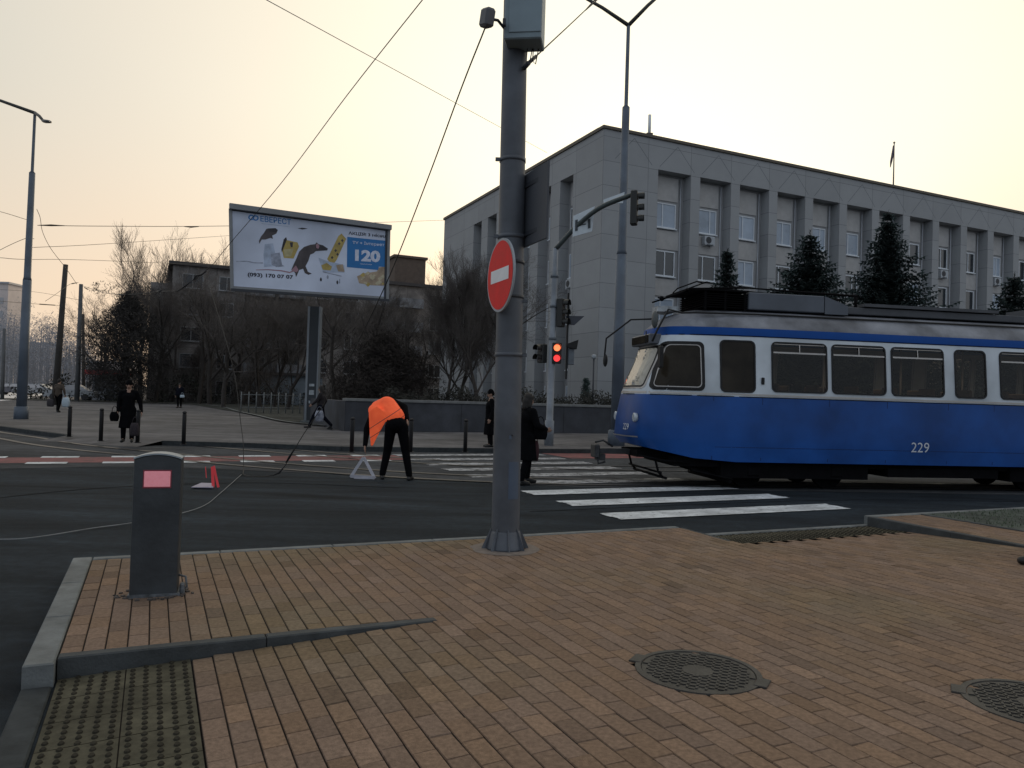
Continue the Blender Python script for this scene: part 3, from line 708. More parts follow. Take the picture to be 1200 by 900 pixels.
BT = [ # px, depth, scale, proto, rot, label
 (522, 41, .56, 0, .4, 'bare tree with steep fine branches against the left side of the office building'),
 (560, 39, .64, 0, 2.1, 'dense many-stemmed bare tree directly left of the no entry sign'),
 (583, 43, .95, 2, 1.1, 'bare tree half hidden behind the big grey pole, left side'),
 (233, 52, .93, 1, .2, 'bare tree left of the billboard, in front of the apartment block'),
 (262, 44, .82, 2, 2.4, 'crooked bare tree just left of the billboard'),
 (305, 47, .86, 1, 3.9, 'wide bare tree under the left half of the billboard'),
 (338, 45, .80, 3, .9, 'slim bare tree under the middle of the billboard, left of its post'),
 (392, 46, .85, 2, 5.0, 'bare tree right of the billboard post'),
 (432, 52, .95, 1, 1.3, 'bare tree under the right end of the billboard'),
 (200, 60, 1.45, 3, 3.3, 'tall bare tree rising above the apartment roof at its left end'),
 (222, 100, 2.1, 1, 1.9, 'very tall faint bare tree sticking up behind the apartment roof'),
 (262, 103, 1.9, 2, 4.4, 'faint bare treetop behind the apartment roof next to the billboard edge'),
 (165, 58, 1.12, 1, 2.9, 'bare tree with open crown just right of the dark evergreen'),
 (492, 56, .72, 2, .1, 'small bare tree between the dark bush and the office building'),
 (476, 48, .75, 1, 3.1, 'low bare tree behind the dark bush'),
 (125, 66, 1.0, 2, 5.5, 'bare tree with reddish twigs left of the dark evergreen'),

 (541, 44, .66, 0, 4.7, 'bare tree between the two nearest bare trees left of the office building'),
 (214, 56, 1.0, 3, 4.1, 'tall bare tree hiding the left end of the apartment block'),
 (246, 50, 1.0, 1, 5.2, 'bare spreading tree before the left bays of the apartment block'),
 (274, 56, 1.05, 2, .7, 'bare tree before the apartment windows, just left of the billboard edge'),
 (182, 52, .95, 1, .9, 'bare tree between the dark evergreen and the apartment block corner'),
 (284, 54, .85, 3, 1.7, 'bare tree behind the wide one under the left half of the billboard'),
 (322, 50, .58, 0, 5.1, 'fine branched bare tree between the billboard post and the wide bare tree'),
 (410, 55, .85, 3, 2.2, 'bare tree just right of the billboard post, behind the fence line'),
]
used = set()
for px, Y, s_, k, rz, lb in BT:
    if px < 350 and Y < 70: s_ *= min(1.38, 78/Y); Y = min(78, Y*1.38)
    q = PD(px, 460, Y); loc = Vector((q.x, q.y, .9 if UV(q)[1] > 30 and UV(q)[0] > 7.3 and UV(q)[1] < 60 else .12))
    t = protos[k]
    if k not in used:
        used.add(k); t.location = loc; t.rotation_euler = (0, 0, rz); t.scale = (s_,)*3; t['label'] = lb; t['group'] = 'bare winter trees'
    else:
        t = dup(t, loc, rz, lb, s_); t['group'] = 'bare winter trees'
def clump(b, c, r, n, R, size=(.12, .28), sc=(1, 1, 1), wd=(.3, .6)):
    for i in range(n):
        d = Vector((R.gauss(0, 1), R.gauss(0, 1), R.gauss(0, 1))).normalized()*(R.random()**.45)*r
        p = Vector(c)+Vector((d.x*sc[0], d.y*sc[1], d.z*sc[2])); s_ = R.uniform(*size)
        a = Vector((R.gauss(0, 1), R.gauss(0, 1), R.gauss(0, 1))).normalized()*s_; e_ = a.orthogonal().normalized()*s_*R.uniform(*wd)*.8
        b.add([p-a*.5, p+e_*.5, p+a*.5, p-e_*.5], [(0, 1, 2, 3)])
def leafy(name, label, cat, px, Y, w, h, seed, nclump=40, per=90, m_=None, base=.12, trunk=True, low=.12, size=(.10, .24), depth=None, wd=(.25, .5)):
    if px < 350: w *= min(1.38, 78/Y); h *= min(1.33, 78/Y); Y = min(78, Y*1.38)
    R = random.Random(seed); q = PD(px, 460, Y); r = root(name, label, cat, (q.x, q.y, base))
    b = MB(); st = MB()
    if trunk: st.tube([(0, 0, -.1), (.05, 0, h*.3), (0, .05, h*.75)], [.16*h/6, .12*h/6, .03], 7)
    for i in range(nclump):
        z = h*(low+(1-low)*R.random()**.9); prof = math.sin(min(1, (z/h)*1.0+.12)*pi)**.55 if z/h > .35 else .75+.25*z/h
        a = R.random()*2*pi; rad_ = w/2*prof*math.sqrt(R.random())*.85
        c = Vector((cos(a)*rad_, sin(a)*rad_*(depth or 1), z*.94))
        clump(b, c, w*R.uniform(.10, .2), per, R, size, wd=wd)
        st.tube([(0, 0, max(.2, z*.45)), c], [.035, .01], 4, caps=False)
    # feathery outliers
    for i in range(nclump*6):
        z = h*(low+(1.05-low)*R.random()); a = R.random()*2*pi; prof = math.sin(min(1, (z/h)+.1)*pi)**.5 if z/h > .35 and z < h else .8
        rad_ = w/2*prof*R.uniform(.9, 1.15); clump(b, (cos(a)*rad_, sin(a)*rad_*(depth or 1), z), .3, 9, R, size, wd=wd)
    st.build('trunk', bark, r, local=True); b.build('crown', m_ or leafm, r, local=True)
    return r
leafy('evergreen_tree', 'big dark dense evergreen tree with a ragged crown at the left', 'tree', 146, 50, 5.0, 7.4, 5, 190, 200, mat('dense_twigs', (.034, .031, .029), .95, .4, 2), size=(.12, .34), wd=(.12, .3))
leafy('evergreen_shrub', 'dark rounded shrub at the foot of the billboard post side, brownish and dense', 'shrub', 447, 44, 6.2, 3.9, 6, 120, 210, mat('brown_bush', (.030, .024, .021), .95, .4, 2), low=.02, base=.9, size=(.12, .36), wd=(.08, .2))
leafy('evergreen_shrub', 'dark shrub in front of the apartment block left of the fence', 'shrub', 232, 58, 4.0, 4.2, 8, 60, 130, twigm, low=.02, size=(.12, .4), wd=(.05, .14))
leafy('evergreen_shrub', 'dark shrub below the billboard, behind the fence', 'shrub', 300, 60, 5.0, 3.2, 9, 60, 130, twigm, low=.02, size=(.12, .4), wd=(.05, .14))
leafy('evergreen_shrub', 'dark shrub right of the billboard post, behind the walking person', 'shrub', 396, 50, 3.4, 2.4, 10, 55, 130, twigm, low=.02, size=(.12, .4), wd=(.05, .14))
leafy('evergreen_shrub', 'dark low shrub between the walker and the evergreen at the left', 'shrub', 190, 62, 4.2, 3.6, 12, 55, 130, twigm, low=.02, size=(.12, .4), wd=(.05, .14))
# conifers
def spruce(label, px, Y, toppx, seed, slope=.30, base=.95, dens=1.0):
    R = random.Random(seed); q = PD(px, 460, Y); h = PD(px, toppx, Y).z-base
    r = root('spruce_tree', label, 'tree', (q.x, q.y, base)); r['group'] = 'spruces in front of the office building'
    T = MB(); T.tube([(0, 0, -.1), (0, 0, h*.5), (0, 0, h)], [.18, .1, .015], 7); C = MB()
    z = h*.06; gaps = [R.uniform(.75, 1.1) for _ in range(12)]
    while z < h-.15:
        rr = (h-z)*slope*(.92+.08*math.sin(z*7))+.12; nb = int((9+rr*3.4)*dens)
        for k in range(nb):
            a = 2*pi*(k+R.random())/nb; L_ = rr*R.uniform(.72, 1.12)*gaps[int(a/(2*pi)*11.9)]; dr = Vector((cos(a), sin(a), 0)); n = max(2, int(L_/.17))
            sag = R.uniform(.10, .26)
            for i in range(n+1):
                t = i/n; p = dr*L_*t + Vector((0, 0, z + R.uniform(-.08, .08) - sag*L_*t + .16*L_*t*t*1.3))
                wd = .34*(1.05-t)*min(1.4, .5+L_*.5)+.07
                for s_ in (-1, 1):
                    sd_ = Vector((-dr.y, dr.x, 0))*s_
                    for m in range(3):
                        tip = p + sd_*wd*R.uniform(.5, 1.2) + dr*wd*.55 + Vector((0, 0, R.uniform(-.18, .06)))
                        o2 = dr*R.uniform(.05, .09)+Vector((0, 0, R.uniform(-.03, .03)))
                        C.add([p-o2, p+o2, tip], [(0, 1, 2)])
                if t > .85: C.add([p-Vector((0, 0, .03)), p+Vector((0, 0, .03)), p+dr*.22+Vector((0, 0, .05))], [(0, 1, 2)])
        z += R.uniform(.17, .30)
    for k in range(10):
        a = R.random()*6.28; C.add([(.01, 0, h-.35+.03*k), (-.01, 0, h-.3+.03*k), (cos(a)*.12, sin(a)*.12, h-.2+.04*k)], [(0, 1, 2)])
    T.build('trunk', bark, r, local=True); C.build('crown', needlem, r, local=True)
spruce('slim small spruce, leftmost of the spruces above the tram roof', 848, 44, 291, 1, .34)
spruce('broad spruce above the middle of the tram roof, second from the left', 945, 43, 269, 2, .60)
spruce('tallest broad spruce with a pointed tip rising above the tram', 1036, 44, 248, 3, .52)
spruce('wide dark spruce at the right edge above the tram', 1186, 46, 320, 4, .72)
# clipped conifer and hedge behind the wall
R = random.Random(3); q = PD(687, 460, 40)
r = root('clipped_conifer', 'narrow clipped conifer behind the low wall beside the red traffic light', 'shrub', (q.x, q.y, .95))
b = MB()
for i in range(60):
    z = 1.55*i/60+.2; clump(b, (R.gauss(0, .06), R.gauss(0, .06), z), .42*(1-i/64)+.06, 40, R, (.06, .14))
b.build('crown', needlem, r, local=True); b = MB(); b.tube([(0, 0, 0), (0, 0, 1.2)], .04, 6); b.build('trunk', bark, r, local=True)
b = MB(); R = random.Random(4)
for i in range(520):
    uu = R.uniform(9.0, 24); vv = R.uniform(31.2, 32.6); c = G(uu, vv, .95+R.random()*.95*(.75+.25*math.sin(uu*1.7)))
    clump(b, c, .38, 26, R, (.08, .2))
r = root('hedge', 'dark untidy hedge along the top of the low wall', 'hedge', G(16, 32, .95)); b.build('foliage', hedgem, r)
b = MB()
for i in range(60): c = G(9+i*.25, 31.9, .95); b.tube([c, c+Vector((R.gauss(0, .1), R.gauss(0, .1), .9))], [.02, .006], 4, caps=False)
b.build('stems', bark, r)
# a far off belt of trees at the left, haze painted as a pale colour (reads as one mass)
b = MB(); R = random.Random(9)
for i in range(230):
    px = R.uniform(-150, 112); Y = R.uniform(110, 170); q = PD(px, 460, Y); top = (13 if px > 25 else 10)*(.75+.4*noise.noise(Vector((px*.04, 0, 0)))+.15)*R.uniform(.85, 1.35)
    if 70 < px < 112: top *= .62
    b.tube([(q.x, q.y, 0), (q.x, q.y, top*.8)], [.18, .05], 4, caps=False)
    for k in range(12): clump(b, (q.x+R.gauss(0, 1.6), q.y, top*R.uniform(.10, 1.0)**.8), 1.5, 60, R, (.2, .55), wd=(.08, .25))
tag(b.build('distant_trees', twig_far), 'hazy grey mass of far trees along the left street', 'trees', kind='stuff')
# shadowy belt under the block on the left to close the view
b = MB()
for i in range(420):
    u_ = R.uniform(-12, 62); c = G(u_, R.uniform(80, 84.5), R.random()*2.6*(.5+.5*abs(noise.noise(Vector((u_*.2, 1, 0)))*2)))
    clump(b, c, .75, 24, R, (.15, .4))
tag(b.build('undergrowth', leafm), 'dark tangled undergrowth along the foot of the apartment block', 'bushes', kind='stuff')
# light fence in front of the block
r = root('rail_fence', 'thin pale metal rail fence below the billboard', 'fence', PD(315, 460, 47))
b1 = MB(); b2 = MB(); a = PD(283, 460, 48); c = PD(352, 460, 50)
for i in range(9):
    p = a.lerp(c, i/8); p.z = .12; b1.tube([p, p+Vector((0, 0, 1.35))], .035, 6)
for z in (.5, 1.3): b2.tube([Vector((a.x, a.y, z)), Vector((c.x, c.y, z))], .025, 6)
mf_ = mat('fence_metal', (.16, .17, .17), .6, .1, 3); b1.build('post', mf_, r); b2.build('rail', mf_, r)

# ================================================================ TRAM
TR = 15.0
tr = root('tram', 'blue and white tram number 229 crossing the junction with a grey roof', 'tram', (2.03, 15.0, 0), rad(9))
tblue = mat('tram_blue', (.006, .072, .300), .40, .16, 1.4, .04, big=.9, spec=.4)
twhite = mat('tram_white', (.62, .68, .73), .42, .08, 1.2, .02, big=.8)
tstripe = mat('tram_stripe', (.006, .06, .26), .6, .1, 2, spec=.15)
troof = mat('tram_roof_grey', (.20, .21, .235), .75, .5, 1.6, .05, big=.7)
tdark = mat('tram_underframe', (.005, .005, .006), .9, .4, 6, spec=.1)
tglass = mat('tram_glass', (.020, .016, .012), .10, .5, 1.0, spec=.13, distort=.3, col2=(.046, .038, .028))  # opaque pane, warm mottling stands in for light showing through
tscreen = mat('tram_windscreen_glass', (.30, .29, .25), .07, .35, 2.6, spec=1.0, distort=1.5)  # cream base colour stands in for the reflected bright sky
alu = mat('aluminium_trim', (.42, .40, .38), .4, .1, 5, metal=.4)
TS = [0, 0.0001, .03, .1, .2, .45, 1.0, 1.8]; TT = [0, .26, .44, .62, .79, .93, 1.035, 1.1]
LV = [(.53, .22, 1.07), (.80, .12, 1.09), (.95, .09, 1.1), (1.3, .12, 1.1), (1.745, .21, 1.1), (1.755, .215, 1.1), (1.88, .258, 1.095), (2.0, .30, 1.09), (2.4, .47, 1.06), (2.70, .57, 1.035), (2.77, .59, 1.027), (2.87, .615, 1.015), (3.035, .66, .995), (3.10, .73, .95), (3.20, .85, .87), (3.30, 1.02, .76), (3.38, 1.25, .60), (3.43, 1.5, .42), (3.46, 2.0, .18)]
def interp(x, xs, ys):
    if x <= xs[0]: return ys[0]
    for i in range(len(xs)-1):
        if x <= xs[i+1]: return ys[i]+(ys[i+1]-ys[i])*(x-xs[i])/(xs[i+1]-xs[i])
    return ys[-1]
fz = lambda z: interp(z, [l[0] for l in LV], [l[1] for l in LV]); wz = lambda z: interp(z, [l[0] for l in LV], [l[2] for l in LV])
def side(s, z, off=0.0):
    t = interp(s-fz(z), TS, TT)*wz(z)/1.1; return Vector((s, -(t+off), z))
def front(t, z, off=0.0):
    tt = abs(t)*1.1/wz(z); s = fz(z)+interp(tt, TT, TS); return Vector((s-off, t, z))
b = MB(); plan = []
for i in range(len(TS)): plan.append((TS[i], TT[i]))
HOLES = [(2.68, 3.81), (3.90, 5.03), (5.14, 6.27), (6.50, 7.19), (7.49, 8.62), (8.72, 9.85), (9.95, 11.08), (11.18, 12.31)]
nT = len(TS)
for h0, h1 in HOLES: plan += [(h0+.03, 1.1), (h1-.03, 1.1)]
rear = [(TR-a, t) for a, t in plan[nT-1::-1]]
full = plan + rear; nP = len(full)
vs = []
for z, f, w in LV:
    for sgn in (-1, 1):
        seq = full if sgn == -1 else full[::-1]
        for a, t in seq:
            if t == 1.1 and a not in (TS[-1], TR-TS[-1]): s_ = min(max(a, TS[-1]+f+.004*a), TR-TS[-1]-f-.004*(TR-a))
            elif a < TR/2: s_ = a+f
            else: s_ = a-f
            zz = z
            if z < .6: zz = .53+.30*max(0, 1-s_/1.5)**1.0 + .3*max(0, 1-(TR-s_)/1.5)
            elif z < .9: zz = z+.09*max(0, 1-s_/1.5)
            vs.append((s_, sgn*t*w/1.1, zz))
M2 = 2*nP
fs = []; mi = []
for l in range(len(LV)-1):
    z = LV[l+1][0]; m_ = 0 if z < 1.75 else (1 if z < 2.9 else (2 if z < 3.05 else 3))
    for k in range(M2):
        if LV[l][0] >= 1.87 and LV[l+1][0] <= 2.78:
            xa, xb = sorted((vs[l*M2+k][0], vs[l*M2+(k+1) % M2][0]))
            if any(abs(xa-h0-.03) < .002 and abs(xb-h1+.03) < .002 for h0, h1 in HOLES): continue
        b.add([vs[l*M2+k], vs[l*M2+(k+1) % M2], vs[(l+1)*M2+(k+1) % M2], vs[(l+1)*M2+k]], [(0, 1, 2, 3)], m_, False)
b.add([vs[k] for k in range(M2)], [list(range(M2))[::-1]], 0); b.add([vs[(len(LV)-1)*M2+k] for k in range(M2)], [list(range(M2))], 3)
body = b.build('body', [tblue, twhite, tstripe, troof], tr, local=True)
# merge verts & smooth
import bmesh
bm = bmesh.new(); bm.from_mesh(body.data); bmesh.ops.remove_doubles(bm, verts=bm.verts, dist=.0005)
for f in bm.faces: f.smooth = True
bm.to_mesh(body.data); bm.free()
try: body.data.set_sharp_from_angle(angle=rad(32))
except Exception: pass
def rrect(x0, x1, y0, y1, r, n=5, sl=0.0):
    out = []
    for cx, cy, a0 in ((x1-r, y1-r, 0), (x0+r, y1-r, pi/2), (x0+r, y0+r, pi), (x1-r, y0+r, 1.5*pi)):
        for i in range(n+1):
            a = a0+pi/2*i/n; x, y = cx+r*cos(a), cy+r*sin(a)
            if sl and x < (x0+x1)/2: x += sl*(y-y0)/(y1-y0)
            out.append((x, y))
    return out
def patch(b, ol, surf, off, mi=0, rings=(1, .9, .8, .7, .6, .5, .4, .3, .2, .1)):
    ol = [(p[0]+(q[0]-p[0])*k/6, p[1]+(q[1]-p[1])*k/6) for p, q in zip(ol, ol[1:]+ol[:1]) for k in range(6 if math.hypot(q[0]-p[0], q[1]-p[1]) > .1 else 1)]
    cx = sum(p[0] for p in ol)/len(ol); cy = sum(p[1] for p in ol)/len(ol); n = len(ol); vs = []
    for r_ in rings: vs += [surf(cx+(x-cx)*r_, cy+(y-cy)*r_, off) for x, y in ol]
    vs.append(surf(cx, cy, off)); fs = []
    for j in range(len(rings)-1):
        for k in range(n): fs.append((j*n+k, j*n+(k+1) % n, (j+1)*n+(k+1) % n, (j+1)*n+k))
    for k in range(n): fs.append(((len(rings)-1)*n+k, (len(rings)-1)*n+(k+1) % n, len(vs)-1))
    b.add(vs, fs, mi, False)
def ringp(b, o1, o2, surf, off1, off2, mi=0):
    dn = lambda o: [(p[0]+(q[0]-p[0])*k/6, p[1]+(q[1]-p[1])*k/6) for i_, (p, q) in enumerate(zip(o, o[1:]+o[:1])) for k in range(6 if i_ % 6 == 5 else 1)]
    o1, o2 = dn(o1), dn(o2)
    n = len(o1); vs = [surf(x, y, off1) for x, y in o1]+[surf(x, y, off2) for x, y in o2]+[surf(x, y, off2-.012) for x, y in o2]+[surf(x, y, off1-.03) for x, y in o1]
    fs = []
    for j in range(2):
        for k in range(n): fs.append((j*n+k, j*n+(k+1) % n, (j+1)*n+(k+1) % n, (j+1)*n+k))
    for k in range(n): fs.append((3*n+k, 3*n+(k+1) % n, (k+1) % n, k))
    b.add(vs, fs, mi)
tpane = bpy.data.materials.new('tinted_tram_pane'); tpane.use_nodes = True
_N, _L = tpane.node_tree.nodes, tpane.node_tree.links; _N.remove(_N['Principled BSDF'])
_t = _N.new('ShaderNodeBsdfTransparent'); _t.inputs[0].default_value = (.66, .57, .46, 1); _g = _N.new('ShaderNodeBsdfGlossy'); _g.inputs['Roughness'].default_value = .04; _g.inputs[0].default_value = (.8, .8, .8, 1)
_f = _N.new('ShaderNodeFresnel'); _f.inputs[0].default_value = 1.42; _m = _N.new('ShaderNodeMixShader'); _L.new(_f.outputs[0], _m.inputs[0]); _L.new(_t.outputs[0], _m.inputs[1]); _L.new(_g.outputs[0], _m.inputs[2]); _L.new(_m.outputs[0], _N['Material Output'].inputs[0])
def side_far(s, z, off=0.0):
    p = side(s, z, off); p.y = -p.y; return p
def tram_window(x0, x1, z0, z1, kind, side=side):
    r = .10
    sl = .27 if kind == 'cab' else 0
    fr_ = MB(); o1 = rrect(x0, x1, z0, z1, r, 5, sl); o2 = rrect(x0+.03, x1-.03, z0+.03, z1-.03, r*.8, 5, sl); ringp(fr_, o1, o2, side, .020, .018)
    if kind == 'cab':
        o3 = rrect(x0-.03, x1+.03, z0-.03, z1+.03, r, 5, sl); ringp(fr_, o3, o1, side, .012, .010)
        oa = rrect(x0+.045, x1-.045, z0+.045, z1-.045, r*.7, 5, sl); ringp(fr_, o2, oa, side, .018, .016, 1)
    fo = fr_.build('window', [blackm, alu], tr, local=True)
    g = MB(); patch(g, o2, side, .010 if kind == 'cab' else .006); g.build('pane', tglass if kind == 'cab' or x0 < 2 or x0 > 12.35 else tpane, fo, local=True)
    if kind == 'big':
        t = MB(); zt = z1-.22
        t.add([side(x0+.035, zt, .022), side(x1-.035, zt, .022), side(x1-.035, zt+.03, .022), side(x0+.035, zt+.03, .022)], [(0, 1, 2, 3)])
        t.add([side(x0+.06, z1-.05, .020), side(x1-.06, z1-.05, .020), side(x1-.06, z1-.04, .020), side(x0+.06, z1-.04, .020)], [(0, 1, 2, 3)])
        xm = (x0+x1)/2; t.add([side(xm-.01, zt+.031, .021), side(xm+.01, zt+.031, .021), side(xm+.01, z1-.04, .021), side(xm-.01, z1-.04, .021)], [(0, 1, 2, 3)])
        t.build('sliding_bar', alu, fo, local=True)
Z0, Z1 = 1.85, 2.80
tram_window(.43, 1.36, 1.86, 2.72, 'cab')
tram_window(1.68, 2.36, Z0-.03, Z1, 'narrow')
for x0 in (2.68, 3.90, 5.14): tram_window(x0, x0+1.13, Z0, Z1, 'big')
tram_window(6.50, 7.19, Z0, Z1, 'narrow')
for x0 in (7.49, 8.72, 9.95, 11.18, 12.41): tram_window(x0, x0+1.13, Z0, Z1, 'big')
for h0, h1 in HOLES: tram_window(h0, h1, Z0, Z1, 'plain', side_far)
b = MB(); b.bx(1.9, 13.0, -1.0, 1.0, .86, .90); b.build('floor', mat('tram_floor', (.05, .045, .04), .9), tr, local=True)
seatm = mat('tram_seat_wood', (.075, .045, .025), .6, .3, 5)
for i_ in range(11):
    for y_ in ((-.68,) if i_ % 4 == 3 else (-.68, .62)):
        b = MB(); x_ = 2.9+i_*.82; w_ = .44 if y_ < 0 else .80
        b.bx(x_, x_+.05, y_-w_/2, y_+w_/2, 1.28, 2.02, 0, .02); b.bx(x_-.42, x_-.003, y_-w_/2, y_+w_/2, 1.26, 1.31, 0, .01); b.bx(x_-.25, x_-.15, y_-.05, y_+.05, .90, 1.257)
        b.build('seat', seatm, tr, local=True)
for x_ in (2.6, 4.2, 5.9, 7.3, 9.0, 10.8):
    b = MB(); b.tube([(x_, -.30, .9), (x_, -.30, 3.1)], .018, 6); b.build('handrail', alu, tr, local=True)
b = MB(); b.bx(2.42, 2.46, -.95, .95, .9, 3.0); b.build('cab_partition', mat('cab_partition_dark', (.03, .025, .02), .7), tr, local=True)
ws = MB(); o1 = rrect(-.62, .62, 1.88, 2.66, .08); o2 = rrect(-.59, .59, 1.91, 2.63, .07); ringp(ws, o1, o2, front, .018, .016); ringp(ws, rrect(-.65, .65, 1.85, 2.69, .09), o1, front, .01, .012, 1)
fo = ws.build('windscreen', [blackm, alu], tr, local=True); g = MB(); patch(g, o2, front, .012); g.build('pane', tscreen, fo, local=True)
b = MB()
def strip(z0, z1, s0, s1, off, mi=0, n=24):
    pts = [s0+(s1-s0)*(i/n)**1.6 for i in range(n+1)]
    for i in range(n): b.add([side(pts[i], z0, off), side(pts[i+1], z0, off), side(pts[i+1], z1, off), side(pts[i], z1, off)], [(0, 1, 2, 3)], mi)
strip(1.735, 1.75, .15, 14.5, .006); strip(1.765, 1.80, .15, 14.5, .008, 1)
strip(2.875, 2.89, .5, 14.5, .012)
for t0 in range(20):
    a, c = -1+.1*t0*.8-.0+.2, -1+.1*(t0+1)*.8+.2
    b.add([front(a*.9, 1.765, .008), front(c*.9, 1.765, .008), front(c*.9, 1.80, .008), front(a*.9, 1.80, .008)], [(0, 1, 2, 3)], 1)
    b.add([front(a*.9, .93, .02), front(c*.9, .93, .02), front(c*.9, .955, .03), front(a*.9, .955, .03)], [(0, 1, 2, 3)], 1)
b.build('belt_trim', [tdark, alu], tr, local=True)
b = MB()
for s_ in (1.55, 2.5, 3.85, 5.05, 6.35, 7.35, 8.6, 9.85, 11.1, 12.3): b.add([side(s_, .56, .003), side(s_+.012, .56, .003), side(s_+.012, 1.73, .003), side(s_, 1.73, .003)], [(0, 1, 2, 3)])
for k_ in range(60): b.add([side(1.6+k_*.2, .80, .003), side(1.6+k_*.2+.19, .80, .003), side(1.6+k_*.2+.19, .808, .003), side(1.6+k_*.2, .808, .003)], [(0, 1, 2, 3)])
b.build('panel_seam', mat('seam_dark_blue', (.006, .02, .09), .8), tr, local=True)  # dark blue lines marking the panel joints
b = MB()
for t in (-.60, .60):
    c = front(t, 1.30, .0); b.tube([c+Vector((.03, 0, 0)), c+Vector((-.03, 0, 0)), c+Vector((-.04, 0, 0))], [.085, .088, .07], 16)
b.build('headlight', mat('lamp_glass', (.45, .5, .55), .12, .1, 5, spec=1), tr, local=True)
whitepaint = mat('white_lettering', (.62, .66, .72), .6, .05, 5)
textmesh('number_plate', '229', whitepaint, lambda a, c: ROOTM[tr.name] @ side(5.58+a*.38, .78+c*.19, .006), tr)
textmesh('number_plate', '229', whitepaint, lambda a, c: ROOTM[tr.name] @ (front(-.24-a*.22, 1.06+c*.12, .010)), tr)
# destination box, vents
b = MB(); b.bx(.47, .81, -.54, .54, 2.70, 2.90, 0, .02); b.build('destination_box', [mat('destination_case', (.10, .11, .13), .5)], tr, local=True)
b = MB(); b.bx(.452, .468, -.48, .48, 2.73, 2.87); b.build('destination_glass', tglass, tr, local=True)
b = MB(); b.add([front(t, z_, .0)+Vector((-.02-(.16 if e_ else 0), 0, 0)) for t, z_, e_ in ((-.75, 2.70, 0), (.75, 2.70, 0), (.70, 2.66, 1), (-.70, 2.66, 1))], [(0, 1, 2, 3)]); b.build('sun_visor', blackm, tr, local=True)
# roof gear
b = MB()
b.bx(2.42, 4.0, -.62, .62, 3.44, 3.77, 0, .015)
b.add([(4.003, -.62, 3.42), (4.003, .62, 3.42), (4.003, .62, 3.77), (4.003, -.62, 3.77), (4.5, -.62, 3.42), (4.5, .62, 3.42), (4.5, .62, 3.60), (4.5, -.62, 3.60)], [(0, 3, 7, 4), (3, 2, 6, 7), (1, 5, 6, 2), (4, 7, 6, 5)])
b.build('roof_box', mat('roof_box_paint', (.10, .115, .14), .7, .15, 2), tr, local=True)
b = MB(); b.bx(4.52, 14.0, -.50, .50, 3.46, 3.60, 0, .01); b.bx(4.9, 7.9, -.55, .55, 3.62, 3.68); b.bx(9, 11, -.5, .5, 3.62, 3.8); b.build('roof_walkway', mat('roof_walkway_grey', (.075, .08, .09), .8, .2, 3), tr, local=True)
b = MB()
for i in range(7): b.bx(1.5, 2.40, -.60, .60, 3.45+i*.042, 3.465+i*.042)
for s_ in (1.55, 1.95, 2.35):
    for y in (-.58, .58): b.bx(s_-.02, s_+.02, y-.02, y+.02, 3.40, 3.78)
b.bx(1.2, 2.41, -.63, .63, 3.765, 3.795)
b.tube([(1.25, -.45, 3.76), (.80, -.30, 3.60), (.70, -.3, 3.62)], .018, 6); b.tube([(1.25, .45, 3.76), (.80, .30, 3.60)], .018, 6); b.ball((.78, -.30, 3.60), .05, 8)
b.build('resistor_rack', tdark, tr, local=True)
b = MB()  # folded pantograph
for y in (-.35, .35):
    b.tube([(1.3, y, 3.82), (2.6, y*.8, 3.90), (4.9, y*.9, 3.86)], .016, 5)
    b.tube([(4.9, y*.9, 3.84), (2.2, y*.5, 3.93)], .014, 5)
for s_ in (1.4, 1.6): b.tube([(s_, -.75, 3.88), (s_, -.5, 3.94), (s_, .5, 3.94), (s_, .75, 3.88)], .014, 5)
for s_ in (3.0, 4.8):
    for y in (-.4, .4): b.tube([(s_, y, 3.60), (s_, y, 3.83)], .03, 6)
b.build('pantograph', tdark, tr, local=True)
b = MB()
cr = [(.50, -.62, 2.74), (.58, -.64, 2.95), (.80, -.62, 3.36), (1.05, -.68, 3.30), (1.3, -.74, 3.31), (2.5, -.76, 3.33), (5, -.76, 3.33), (14, -.76, 3.33)]
b.tube(cr, .020, 6); b.tube([(.38, -.60, 2.93), (.38, -.60, 2.70)], .012, 5)
b.build('roof_cable_rail', blackm, tr, local=True)
b = MB(); b.bx(.66, .80, -.42, -.1, 3.34, 3.44); b.bx(.80, 1.1, -.36, .3, 3.36, 3.46); b.build('roof_lamp', mat('roof_lamp_white', (.35, .38, .40), .5, .5, 8), tr, local=True)
mm = root_m = MB(); b.tube([(.70, .25, 3.15), (.20, .30, 3.20), (-.16, .40, 2.82), (-.20, .40, 2.50)], .018, 6); 
b = MB(); b.tube([(.70, -.15, 3.22), (.30, .10, 3.21), (-.12, .35, 2.84), (-.14, .38, 2.45)], .018, 6); b.ball((-.12, .38, 2.40), .13, 10, 0, (.35, .6, 1.0))
b.build('mirror', blackm, tr, local=True)
b = MB(); b.ball((.56, -.56, 3.16), .17, 12, 0, (.35, .5, 1)); b.build('mirror', mat('mirror_back', (.08, .09, .09), .5), tr, local=True)
b = MB(); b.box((.52, -1.04, 2.43), (.07, .16, .40), None, 0, .02); b.tube([(.58, -.85, 2.66), (.52, -1.0, 2.61)], .012, 6); b.build('mirror', blackm, tr, local=True)
b = MB(); b.box((2.50, -1.105, 2.05), (.06, .03, .13), None, 0, .01); b.build('door_button', blackm, tr, local=True)
